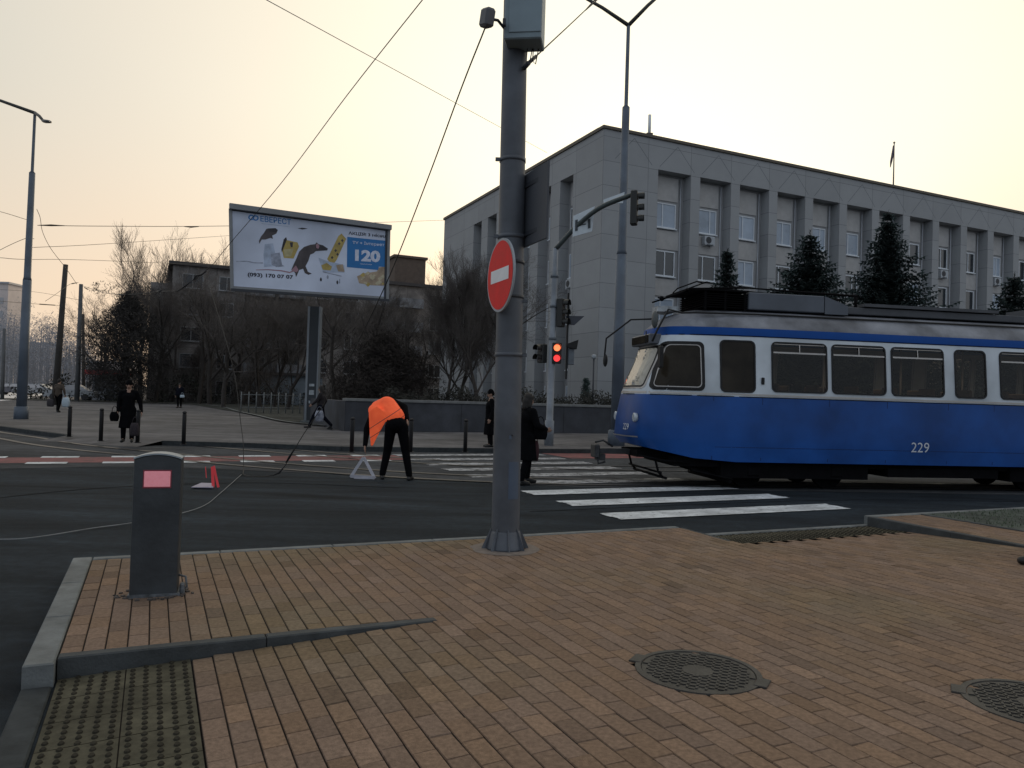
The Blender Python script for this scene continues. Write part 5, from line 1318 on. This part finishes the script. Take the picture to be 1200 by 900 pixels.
# direction plates hanging on the arm
for pts, lb in (([(672, 253), (697, 241.5), (694, 271), (671, 277.5)], 'pale direction plate with dark lettering on the curved signal arm'), ([(707, 234), (732, 225), (730, 238), (708, 238.5)], 'small pale plate near the end of the curved signal arm')):
    Y = mq.y-.45; q = PD(pts[0][0], pts[0][1], Y); r = root('direction_plate', lb, 'sign', q)
    b = MB(); b.prism([PD(x, y, Y) for x, y in pts[::-1]], Vector((0, 1, 0)), .04); b.build('plate', mat('plate_pale', (.62, .68, .72), .6, .1, 4), r)
    if pts[0][0] < 700:
        b = MB()
        for (x0, y0, x1, y1) in ((674, 257, 677, 271), (689, 256, 692, 268), (679, 262, 687, 264)):
            b.add([PD(x0, y0+1, Y-.02), PD(x1, y0, Y-.02), PD(x1, y1-1, Y-.02), PD(x0, y1, Y-.02)], [(0, 1, 2, 3)])
        b.build('marking', mat('plate_mark', (.05, .06, .07), .6), r)
# small white globe lamp by the building
q = PD(696, 418, 37); r = root('globe_lamp', 'small white globe lamp on a thin post near the clipped conifer', 'lamp', (q.x, q.y, .95))
b = MB(); b.ball(q, .13, 12); b.build('globe', mat('globe_white', (.3, .33, .35), .6), r); b = MB(); b.tube([(q.x, q.y, .95), q], .04, 6); b.build('post', darkgrey, r)

# ================================================================ WIRES
def wire(name, label, pts, r=.012, thick=None, n=6, m_=wirem, cat='wire'):
    pts = [Vector(p) for p in pts]; ro = root(name, label, cat, pts[0])
    b = MB(); b.tube(spline(pts, n) if len(pts) > 2 else pts, r, 5); b.build('strand', m_, ro)
    if thick:
        for q in thick:
            b = MB(); L_ = len(q); b.tube([Vector(x) for x in q], [r*1.2]+[r*3]*(L_-2)+[r*1.2] if L_ > 2 else r*2.5, 7); b.build('insulator', blackm, ro)
    return ro
wire('overhead_wire', 'long thin overhead wire from the top left sky down to the office building', [PD(140, -94, 12), PD(641, 179, 47)], .009)
wire('overhead_wire', 'sagging overhead wire crossing the sky steeply above the billboard into a black tensioner', [PD(530, -43, 10), PD(495, 0, 10.8), PD(408, 110, 13.2), PD(330, 214, 16), PD(268, 287, 19), PD(245, 314, 20), PD(209, 341, 21)], .008,
     thick=[[PD(242, 318, 20.1), PD(236, 322, 20.2), PD(230, 323, 20.3), PD(226, 329, 20.4)], [PD(224, 330, 20.4), PD(216, 336, 20.7), PD(207, 342, 21)]])
wire('overhead_wire', 'horizontal contact wire from the black tensioner to the far poles, passing the evergreen', [PD(208, 341, 21), PD(186, 342, 25), PD(150, 345, 32), PD(122, 343, 40), PD(97, 335, 49)], .012, thick=[[PD(150, 345, 32), PD(143, 345.5, 34), PD(138, 345, 35)], [PD(189, 341, 24.5), PD(184, 342, 25.2)], [PD(103, 339, 47), PD(99, 337, 48)]])
wire('hanging_cable', 'thin cable hanging from the traffic camera down to a loop on the asphalt', [PD(568, 34, 7.15), PD(540, 105, 8), PD(500, 213, 9.2), PD(457, 322, 10.6), PD(420, 400, 11.8), PD(385, 465, 12.9), PD(355, 510, 13.6), PD(331, 550, 14.1), P(318, 557, .03), P(300, 558.5, .03), P(286, 556, .03), PD(285.5, 548, 15), PD(285, 520, 15.3), PD(282, 495, 15.6), PD(275, 440, 16.3), PD(262, 390, 17.2), PD(245, 335, 19)], .0075,
     thick=[[PD(345, 526, 13.8), PD(339, 536, 13.9), PD(335, 542, 14.05)], [PD(333, 547, 14.1), PD(327, 554, 14.1), P(320, 557, .05)]], cat='cable')
wire('ground_cable', 'pale thin cable lying on the asphalt behind the tall slab bollard', [P(283, 556, .02), P(258, 578, .02), P(240, 592, .02), P(210, 602, .02), P(159, 612, .02), P(108, 619, .02), P(45, 629, .02), P(0, 632, .02), P(-90, 629, .02)], .005, m_=mat('pale_cable', (.22, .23, .24), .6, .3, 4), cat='cable')
wire('guy_wire', 'short guy wire rising right from the top of the big grey pole', [PD(612, 81, 7.4), PD(690, 8, 12), PD(760, -60, 16)], .008, thick=[[PD(618, 75, 7.7), PD(628, 66, 8.3)], [PD(686, 12, 11.8), PD(697, 1, 12.5), PD(712, -13, 13.3)]])
lw = 32.3
wire('overhead_wire', 'horizontal span wire leading right from the left lamp post towards the office building', [PD(44, 264, lw), PD(120, 265, 35), PD(250, 265, 41), PD(400, 262, 50), PD(521, 258, 71)], .014, thick=[[PD(46, 264, lw), PD(60, 264, 32.8), PD(76, 264.5, 33.4)], [PD(216, 265.5, 39.5), PD(224, 266, 40), PD(233, 265.5, 40.3)], [PD(348, 266, 46), PD(356, 266.5, 46.4), PD(362, 266, 47)]])
for i, (pts, lb) in enumerate([
    ([PD(-40, 240, 25), PD(0, 248, 29), PD(33, 258, lw)], 'short dark wire from the left edge to the lamp post, uppermost of three'),
    ([PD(-40, 318, 27), PD(0, 293, 31), PD(31, 279, lw), PD(40, 280, lw)], 'faint wire rising from the left edge to the lamp post below its clamps'),
    ([PD(-40, 300, 27), PD(0, 302, 31), PD(30, 304, lw), PD(110, 305, 40), PD(280, 312, 60)], 'faint lower horizontal wire crossing the left lamp post at its lowest clamp'),
    ([PD(38, 290, lw), PD(120, 286, 38), PD(270, 276, 55)], 'faint wire rising gently from the left lamp post to the right'),
    ([PD(43, 245, lw), PD(47, 255, lw), PD(50, 272, 33), PD(60, 292, 34), PD(77, 314, 36), PD(90, 333, 42)], 'wire curving down from the lamp post to the leaning wooden pole'),
    ([PD(-30, 352, 30), PD(0, 353, 34), PD(40, 356, 40), PD(70, 358, 44.5)], 'thick dark wire from the left edge to the leaning wooden pole'),
    ([PD(53, 353, 40), PD(65, 345, 42), PD(82, 333, 45), PD(92, 331, 47)], 'dark tensioned wire between the wooden pole and the concrete pole'),
    ([PD(-30, 338, 60), PD(40, 342, 60), PD(95, 352, 50)], 'lowest faint wire at the far left behind the poles')]):
    wire('overhead_wire', lb, pts, .011, thick=[[pts[-2].lerp(pts[-1], .2), pts[-2].lerp(pts[-1], .8)]] if i in (5, 6) else None)

# ================================================================ WARNING TRIANGLES
tri_w = mat('triangle_grey_white', (.36, .36, .40), .6, .15, 8); tri_r = mat('triangle_red', (.75, .06, .07), .5, .1, 8, emit=.08)  # red bars brightened by a faint added glow
a, c = P(411, 559, .02), P(439, 561, .02); t = PD(426, 536, a.y+.1)
r = root('warning_triangle', 'greyish white warning triangle stand held upright by the worker in the orange vest', 'warning triangle', a.lerp(c, .5))
b = MB()
def flatbar(b, p, q, w, th, n=Vector((0, -1, 0))):
    d = (q-p).normalized(); s = d.cross(n).normalized(); b.prism([p-s*w/2, p+s*w/2, q+s*w/2, q-s*w/2], n, th)
flatbar(b, a, t, .055, .012); flatbar(b, c+Vector((0, .03, 0)), t+Vector((0, .03, 0)), .055, .012); flatbar(b, a+Vector((0, -.015, .02)), c+Vector((0, -.015, .02)), .06, .012)
b.build('frame', tri_w, r); b = MB(); m_ = a.lerp(c, .5); b.box(m_+Vector((0, -.05, -.005)), (.30, .05, .02)); b.build('foot', tri_w, r)
q = P(248, 571, .01)
r = root('warning_triangle', 'half folded red warning triangle lying open on the asphalt behind the slab bollard', 'warning triangle', q)
b = MB(); t1, t2 = PD(249, 547, q.y), PD(255, 571, q.y-.05)
flatbar(b, PD(250, 571, q.y), PD(249, 547, q.y), .045, .01); flatbar(b, PD(256, 571, q.y-.03), PD(250.5, 546, q.y-.03), .035, .01); flatbar(b, PD(242, 560, q.y+.05), PD(241, 547, q.y+.05), .008, .01)
b.build('red_leg', tri_r, r)
b = MB(); b.prism([P(224, 571.5, .02), P(250, 572, .02), P(250, 567, .02), P(236, 566.5, .02)], Vector((0, 0, 1)), .012); b.build('base_leg', mat('triangle_pale', (.30, .28, .36), .6, .1, 8), r)

# ================================================================ PEOPLE
skin = mat('skin', (.30, .18, .13), .6, .08, 9); hairm = mat('dark_hair', (.015, .012, .010), .7, .3, 30)
blackcloth = mat('black_cloth', (.0035, .0035, .0045), .95, .3, 9, spec=.08); darkcloth = mat('navy_cloth', (.007, .008, .014), .95, .3, 9, spec=.08)
browncloth = mat('brown_jacket', (.065, .048, .035), .9, .2, 9); shoem = mat('black_shoe', (.008, .008, .008), .5, .2, 10)
orange = mat('orange_vest', (.93, .115, .035), .8, .22, 5, .6, emit=.28, bscale=9, distort=1.2)  # emission added so the fluorescent cloth looks bright
def hand(pr, w, d, side_, sc=1.0, curl=.5, fwd=Vector((0, 1, 0))):
    d = d.normalized(); f = (fwd - d*fwd.dot(d)).normalized(); l = d.cross(f)*side_
    pc_ = w+d*.05*sc
    for k in (-1, 0, 1): pr.append(('c', w+f*.012*k*sc, .022*sc, w+d*.085*sc+f*.022*k*sc, .015*sc))
    for k, (ln, o_) in enumerate(((.070, .033), (.080, .011), (.075, -.011), (.058, -.032))):
        p0 = w+d*.085*sc+f*o_*sc; p1 = p0+d*ln*.5*sc-l*.006*sc; p2 = p1+(d*(1-curl*.5)-l*curl*.8).normalized()*ln*.55*sc
        pr.append(('c', p0, .0105*sc, p1, .0098*sc)); pr.append(('c', p1, .0098*sc, p2, .008*sc))
    t0 = w+d*.03*sc+f*.03*sc; t1 = t0+(d*.6+f*.8).normalized()*.04*sc; t2 = t1+(d+f*.1-l*.3).normalized()*.032*sc
    pr.append(('c', t0, .013*sc, t1, .0115*sc)); pr.append(('c', t1, .0115*sc, t2, .009*sc))
def person(label, loc, rz, H, J=None, coat=blackcloth, pants=blackcloth, coat_len=None, hair='short', hatm=None, vox=.016, extra=None, group=None, bodyscale=1.0):
    s = H/1.75; V = Vector
    D = dict(pel=(0, 0, .96), che=(0, .0, 1.28), nec=(0, .0, 1.47), hd=(0, .025, 1.625), hl=(-.10, 0, .92), hr=(.10, 0, .92), kl=(-.11, .02, .50), kr=(.11, .02, .50), al=(-.11, -.02, .09), ar=(.11, -.02, .09), tl=(-.13, .15, .03), tr=(.13, .15, .03),
             sl=(-.19, 0, 1.41), sr=(.19, 0, 1.41), el=(-.25, -.03, 1.13), er=(.25, -.03, 1.13), wl=(-.26, .05, .88), wr=(.26, .05, .88))
    if J: D.update(J)
    D = {k: V(v)*s for k, v in D.items()}; r = root('person', label, 'person', loc, rz)
    g = D['hd']; up = (g-D['nec']).normalized(); fw = V((0, 1, 0)); fw = (D.get('face', V((0, 1, 0)))).normalized(); fw = (fw-up*fw.dot(up)).normalized(); rt = fw.cross(up)
    pr = [('c', g+up*.02*s-fw*.01*s, .088*s, g+up*.045*s-fw*.02*s, .084*s), ('c', g+fw*.01*s, .075*s, g-up*.055*s+fw*.03*s, .052*s), ('c', g+fw*.085*s+up*.005*s, .010*s, g+fw*.100*s-up*.020*s, .014*s), ('c', g-up*.03*s, .055*s, D['nec'], .055*s)]
    for k in (-1, 1): pr.append(('c', g+rt*.080*s*k+up*.012*s, .014*s, g+rt*.080*s*k-up*.02*s, .012*s))
    pr.append(('c', g+fw*.080*s-up*.048*s-rt*.02*s, .010*s, g+fw*.080*s-up*.048*s+rt*.02*s, .010*s))
    pr += [('c', D['nec'], .075*s, D['che'], .125*s), ('c', D['che'], .125*s, D['pel'], .125*s), ('c', D['che']+V((-.05, 0, 0))*s, .12*s, D['che']+V((.05, 0, 0))*s, .12*s), ('c', D['nec']-up*.03*s, .05*s, D['sl'], .06*s), ('c', D['nec']-up*.03*s, .05*s, D['sr'], .06*s)]
    for q in 'lr':
        pr += [('c', D['s'+q], .058*s, D['e'+q], .042*s), ('c', D['e'+q], .042*s, D['w'+q], .028*s), ('c', D['h'+q], .09*s, D['k'+q], .06*s), ('c', D['k'+q], .06*s, D['a'+q], .042*s), ('c', D['a'+q], .04*s, D['t'+q], .03*s)]
        dd = D['w'+q]-D['e'+q]; hand(pr, D['w'+q], dd, -1 if q == 'l' else 1, s)
    blob('body', pr, skin, r, voxel=.0105*s if extra == 'fine' else .012*s, smooth=1)
    # eyes
    b = MB()
    for k in (-1, 1): b.ball(g+fw*.082*s+rt*.032*s*k+up*.012*s, .011*s, 8)
    b.build('eyes', mat('eye_dark', (.03, .025, .02), .2), r, local=True)
    # trousers, shoes
    pr = [('c', D['hl'], .115*s, D['hr'], .115*s), ('c', D['pel'], .14*s, D['hl'], .11*s)]
    for q in 'lr': pr += [('c', D['h'+q], .115*s, D['k'+q], .080*s), ('c', D['k'+q], .080*s, D['a'+q]+V((0, 0, .02))*s, .062*s)]
    blob('trousers', pr, pants, r, voxel=vox, smooth=2)
    pr = []
    for q in 'lr':
        a_, t_ = D['a'+q], D['t'+q]; hl_ = a_+(a_-t_)*.28; hl_.z = t_.z+.008
        pr += [('c', a_-V((0, 0, .02))*s, .05*s, t_, .040*s), ('c', hl_, .040*s, t_, .042*s)]
    blob('shoes', pr, shoem, r, voxel=.011, smooth=1)
    # coat
    pr = [('c', D['nec']-up*.05*s, .085*s, D['che'], .165*s), ('c', D['che']+V((-.055, 0, 0))*s, .145*s, D['che']+V((.055, 0, 0))*s, .145*s), ('c', D['che'], .165*s, D['pel'], .165*s), ('c', D['pel']+V((-.05, 0, 0))*s, .14*s, D['pel']+V((.05, 0, 0))*s, .14*s), ('c', D['nec']-up*.01*s, .078*s, D['nec']-up*.04*s, .08*s),
          ('c', D['nec']-up*.05*s, .075*s, D['sl'], .078*s), ('c', D['nec']-up*.05*s, .075*s, D['sr'], .078*s)]
    for q in 'lr': pr += [('c', D['s'+q], .080*s, D['e'+q], .064*s), ('c', D['e'+q], .064*s, D['w'+q], .047*s)]
    if coat_len:
        zb = coat_len*s; w0 = .17*s; w1 = .235*s; n = 16; vs = []
        for z, w in ((D['pel'].z+.05*s, w0), (zb, w1)):
            cx = D['pel'].x*(1 if z > zb else .5)+(D['kl'].x+D['kr'].x)/2*(.0 if z > zb else .5); cy = D['pel'].y*(1 if z > zb else .5)
            for k in range(n): a_ = 2*pi*k/n; vs.append(V((cx+w*cos(a_)*1.05, cy+w*sin(a_)*.85*(1+.08*sin(a_*5)), z)))
        fs = [(k, (k+1) % n, n+(k+1) % n, n+k) for k in range(n)]+[list(range(n))[::-1], list(range(n, 2*n))]; pr.append(('m', vs, [f[::-1] for f in fs]))
    blob('coat' if coat_len else 'jacket', pr, coat, r, voxel=vox, smooth=3)
    if hair == 'hat' or hatm:
        pr = [('c', g+up*.055*s-fw*.012*s, .100*s, g+up*.075*s-fw*.02*s, .092*s), ('c', g+up*.035*s-fw*.04*s, .09*s, g+up*.02*s-fw*.045*s, .085*s)]
        blob('hat', pr, hatm or blackcloth, r, voxel=.012, smooth=2)
    else:
        pr = [('c', g+up*.045*s-fw*.020*s, .097*s, g+up*.055*s-fw*.028*s, .092*s), ('c', g-fw*.05*s+up*.0*s, .07*s, g-fw*.045*s-up*.03*s, .055*s)]
        if hair == 'long': pr += [('c', g-fw*.05*s-up*.02*s, .085*s, g-fw*.05*s-up*.14*s, .07*s), ('c', g+rt*.06*s, .04*s, g+rt*.07*s-up*.12*s, .03*s), ('c', g-rt*.06*s, .04*s, g-rt*.07*s-up*.12*s, .03*s)]
        blob('hair', pr, hairm, r, voxel=.012, smooth=1)
    return r, D, s
# the worker (local axes = world axes; faces away and to the left, bent down)
wb = P(462, 562, 0)
wj = dict(pel=(.02, -.02, 1.03), che=(-.20, .25, 1.36), nec=(-.36, .50, 1.32), hd=(-.37, .63, 1.22), hl=(-.09, -.02, .99), hr=(.12, -.02, .99), kl=(-.15, .04, .53), kr=(.20, -.02, .53), al=(-.22, -.02, .09), ar=(.29, -.10, .09), tl=(-.26, .14, .03), tr=(.32, .05, .03),
          sl=(-.46, .30, 1.27), sr=(-.14, .46, 1.44), el=(-.57, .16, .94), er=(.10, .34, 1.36), wl=(-.575, .05, .63), wr=(.19, .10, 1.13), face=(-.2, .3, -.9))
wr_, WD, ws_ = person('worker in an orange high visibility vest and black clothes bending down to a warning triangle', wb, 0, 1.75, wj, coat=blackcloth, pants=blackcloth, vox=.014, extra='fine')
V = Vector
pr = [('c', (-.40, .36, 1.32), .155, (-.22, .24, 1.37), .185), ('c', (-.22, .24, 1.37), .185, (-.03, .05, 1.17), .185), ('c', (-.40, .30, 1.28), .155, (-.30, .20, 1.24), .17), ('c', (-.47, .28, 1.28), .115, (-.40, .2, 1.2), .12)]
flap = [V((-.53, .02, 1.26)), V((-.38, -.0, 1.38)), V((-.12, -.06, 1.20)), V((-.18, -.04, 1.10)), V((-.28, -.01, .92)), V((-.37, .0, .74)), V((-.43, .0, .60)), V((-.47, .02, .62)), V((-.50, .03, .88))]
k = len(flap); back_ = [p+V((0, .03, 0)) for p in flap]
pr.append(('m', flap+back_, [list(range(k))[::-1]+[]]+[list(range(k, 2*k))]+[(i, (i+1) % k, k+(i+1) % k, k+i) for i in range(k)]))
N, L = orange.node_tree.nodes, orange.node_tree.links; bs = N['Principled BSDF']; src = colsock(orange)
tcv = N.new('ShaderNodeTexCoord'); dv_ = N.new('ShaderNodeVectorMath'); dv_.operation = 'DOT_PRODUCT'; dv_.inputs[1].default_value = (-.57, -.1, .82); L.new(tcv.outputs['Object'], dv_.inputs[0])
pm = N.new('ShaderNodeMath'); pm.operation = 'PINGPONG'; pm.inputs[1].default_value = .075; L.new(dv_.outputs['Value'], pm.inputs[0])
lt = N.new('ShaderNodeMath'); lt.operation = 'LESS_THAN'; lt.inputs[1].default_value = .009; L.new(pm.outputs[0], lt.inputs[0])
rg = N.new('ShaderNodeMath'); rg.operation = 'LESS_THAN'; rg.inputs[1].default_value = 1.10; L.new(dv_.outputs['Value'], rg.inputs[0])
ml = N.new('ShaderNodeMath'); ml.operation = 'MULTIPLY'; L.new(lt.outputs[0], ml.inputs[0]); L.new(rg.outputs[0], ml.inputs[1])
mv_ = N.new('ShaderNodeMix'); mv_.data_type = 'RGBA'; L.new(ml.outputs[0], mv_.inputs[0]); L.new(src, mv_.inputs[6]); mv_.inputs[7].default_value = (.30, .055, .03, 1)
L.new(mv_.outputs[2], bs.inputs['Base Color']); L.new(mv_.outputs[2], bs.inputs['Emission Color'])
blob('safety_vest', pr, orange, wr_, voxel=.013, smooth=9)
b = MB()
person('woman standing in a long black coat and dark hat beside a thin bollard', P(149, 518, .12), rad(200), 1.62, dict(el=(-.30, -.02, 1.13), wl=(-.34, .02, .88)), coat=blackcloth, coat_len=.40, hatm=blackcloth)
q = P(141, 508, .12)
def bag(label, p, w, h, d, m_, handle=True, name='bag'):
    r = root(name, label, 'bag', p); n = 10; vs = []
    for i in range(7):
        t = i/6; ww = w*(.75+.35*sin(pi*min(1, t*.9+.1))); dd_ = d*(.7+.3*sin(pi*t)); 
        for k in range(n): a_ = 2*pi*k/n; cx = abs(cos(a_))**.6*(1 if cos(a_) > 0 else -1); sy = abs(sin(a_))**.6*(1 if sin(a_) > 0 else -1); vs.append((ww/2*cx, dd_/2*sy, h*t*(1-.04*sin(3*a_))))
    b = MB(); b.add(vs, [(j*n+k, j*n+(k+1) % n, (j+1)*n+(k+1) % n, (j+1)*n+k) for j in range(6) for k in range(n)]+[list(range(n))[::-1], list(range(6*n, 7*n))], 0, True); b.build('pouch', m_, r, local=True)
    if handle: b = MB(); b.tube([(w/2*cos(a_)*.6, 0, h+.16*sin(a_)) for a_ in [pi*k/8 for k in range(9)]], .008, 5); b.build('handle', m_, r, local=True)
    return r
z_ = lambda px, py, Y: PD(px, py, Y)
bag('black handbag held low by the woman in the long black coat', PD(134, 489, 20.2)-Vector((0, 0, .1)), .22, .24, .12, blackcloth)
bag('dark shopping bag hanging on the bollard side of the woman in the long coat', PD(157.5, 511, 20.1), .22, .34, .14, mat('dark_plaid', (.03, .022, .026), .9, .5, 20))
person('man in a brown jacket walking away with two bags at the far left', P(68, 483, .12), rad(-8), 1.74, dict(kl=(-.10, .10, .5), al=(-.09, .06, .12), tl=(-.10, .22, .06), kr=(.10, -.02, .5), ar=(.10, -.14, .10), tr=(.10, .0, .03), er=(.33, -.03, 1.16), wr=(.34, .03, .92)), coat=browncloth)
Yq = P(68, 483, .12).y
bag('white plastic carrier bag in the right hand of the man in the brown jacket', PD(77, 477, Yq-.1), .38, .50, .2, mat('white_plastic', (.42, .50, .55), .5, .1, 6))
bag('dark bag in the left hand of the man in the brown jacket', PD(59, 476.5, Yq-.1), .34, .40, .2, mat('dark_bag', (.04, .035, .04), .9))
person('tiny far man in dark clothes standing before the apartment block', P(210, 478, .12), rad(175), 1.8, None, coat=darkcloth, pants=blackcloth, vox=.03)
Yq = P(210, 478, .12).y; bag('small white bag on the hip of the tiny far man', PD(213.5, 466, Yq-.3), .32, .2, .1, mat('white_plastic', (.4, .4, .4)), name='shoulder_bag')
person('person striding left in a dark jacket and black trousers in front of the billboard post', P(375, 503, .12), rad(95), 1.72,
       dict(kl=(-.08, .26, .52), al=(-.07, .42, .12), tl=(-.07, .60, .08), kr=(.08, -.10, .50), ar=(.08, -.42, .16), tr=(.08, -.30, .03), er=(.24, -.16, 1.15), wr=(.24, -.05, .92), el=(-.24, .12, 1.15), wl=(-.22, .30, 1.0)), coat=mat('maroon_dark', (.012, .009, .011), .9, .3, 6), pants=darkcloth, hair='long')
Yq = P(375, 503, .12).y; bag('pale patterned bag with white panels at the side of the striding person', PD(374, 494, Yq-.35), .34, .42, .14, mat('patterned_bag', (.10, .11, .16), .8, .5, 5, col2=(.42, .44, .50)))
person('dark figure standing behind the big grey pole on its left side', P(574, 524, .12), rad(100), 1.68, None, coat=blackcloth, coat_len=.38, hatm=blackcloth)
person('woman in a long black coat on the crosswalk, half hidden by the big pole', P(616, 568, 0), rad(-60), 1.68, dict(er=(.30, .04, 1.15), wr=(.26, .26, 1.08), kl=(-.1, .1, .5), al=(-.1, .08, .12), tl=(-.1, .26, .05), kr=(.1, -.05, .5), ar=(.1, -.16, .10), tr=(.1, -.0, .03)), coat=blackcloth, coat_len=.48, hair='long')
Yq = P(616, 568, 0).y; bag('black handbag on the arm of the woman beside the big pole', PD(633, 515, Yq-.1), .24, .26, .12, blackcloth)
bag('dark wine red shopping bag of the woman beside the big pole', PD(626, 540, Yq-.05), .16, .36, .10, mat('wine_red', (.030, .004, .008), .8))
person('dark person far off between the concrete pole and the kiosk', P(110.5, 465.5, .12), rad(180), 1.7, None, coat=darkcloth, pants=blackcloth, vox=.035)
eb = P(1246, 661, .12)
person('person stepping in at the right picture edge, only a black shoe showing', eb, rad(90), 1.75, dict(kl=(-.08, .22, .52), al=(-.09, .30, .10), tl=(-.09, .47, .04), kr=(.12, -.08, .5), ar=(.12, -.24, .10), tr=(.12, -.06, .03), pel=(0, -.06, .95), che=(0, -.1, 1.28), nec=(0, -.1, 1.46), hd=(0, -.08, 1.61), el=(-.22, -.2, 1.13), wl=(-.2, -.16, .9), sl=(-.19, -.1, 1.41), sr=(.19, -.1, 1.41)), coat=blackcloth, pants=blackcloth, vox=.016)

# ================================================================ FAR CARS
def car(label, px, py, Y, col, rz):
    q = PD(px, py, Y); r = root('parked_car', label, 'car', (q.x, Y, .13), rz); m_ = mat('car_paint_'+str(round(col[0]*100)), col, .35, .05, 3)
    prof = [(-2.1, .30), (-2.1, .75), (-1.9, .88), (-1.25, .95), (-.65, 1.40), (.75, 1.42), (1.45, 1.0), (2.05, .85), (2.12, .35)]
    b = MB(); k = len(prof); vs = []
    for y, s_ in ((-.85, 1), (-.78, 1.0), (.78, 1.0), (.85, 1)):
        for x, z in prof: vs.append((x, y*(.85 if z > 1.1 else 1), z))
    fs = [list(range(k)), list(range(3*k, 4*k))[::-1]]
    for j in range(3):
        for i in range(k): fs.append((j*k+i, (j+1)*k+i, (j+1)*k+(i+1) % k, j*k+(i+1) % k))
    b.add(vs, fs); b.build('body', m_, r, local=True)
    b = MB()
    for y in (-.87, .87):
        b.add([(-1.1, y*.98, .98), (-.62, y*.86, 1.34), (.72, y*.86, 1.35), (1.25, y*.98, 1.0)], [(0, 1, 2, 3)])
    b.build('window', hazew, r, local=True)
    for x in (-1.3, 1.3):
        for y in (-.8, .8): w = MB(); w.tube([(x, y-.1, .31), (x, y+.1, .31)], .31, 14); w.build('wheel', mat('hazy_tyre', (.06, .06, .065), .9), r, local=True)  # tyre colour paled for painted distance haze
car('pale hazy parked car left of the leaning wooden pole', 42, 452, 88, (.30, .31, .33), .2)
car('dark hazy car parked right next to the left lamp post', 16, 453, 92, (.10, .10, .12), .1)
car('white car parked between the wooden and the concrete pole', 84, 455, 72, (.40, .42, .44), .3)
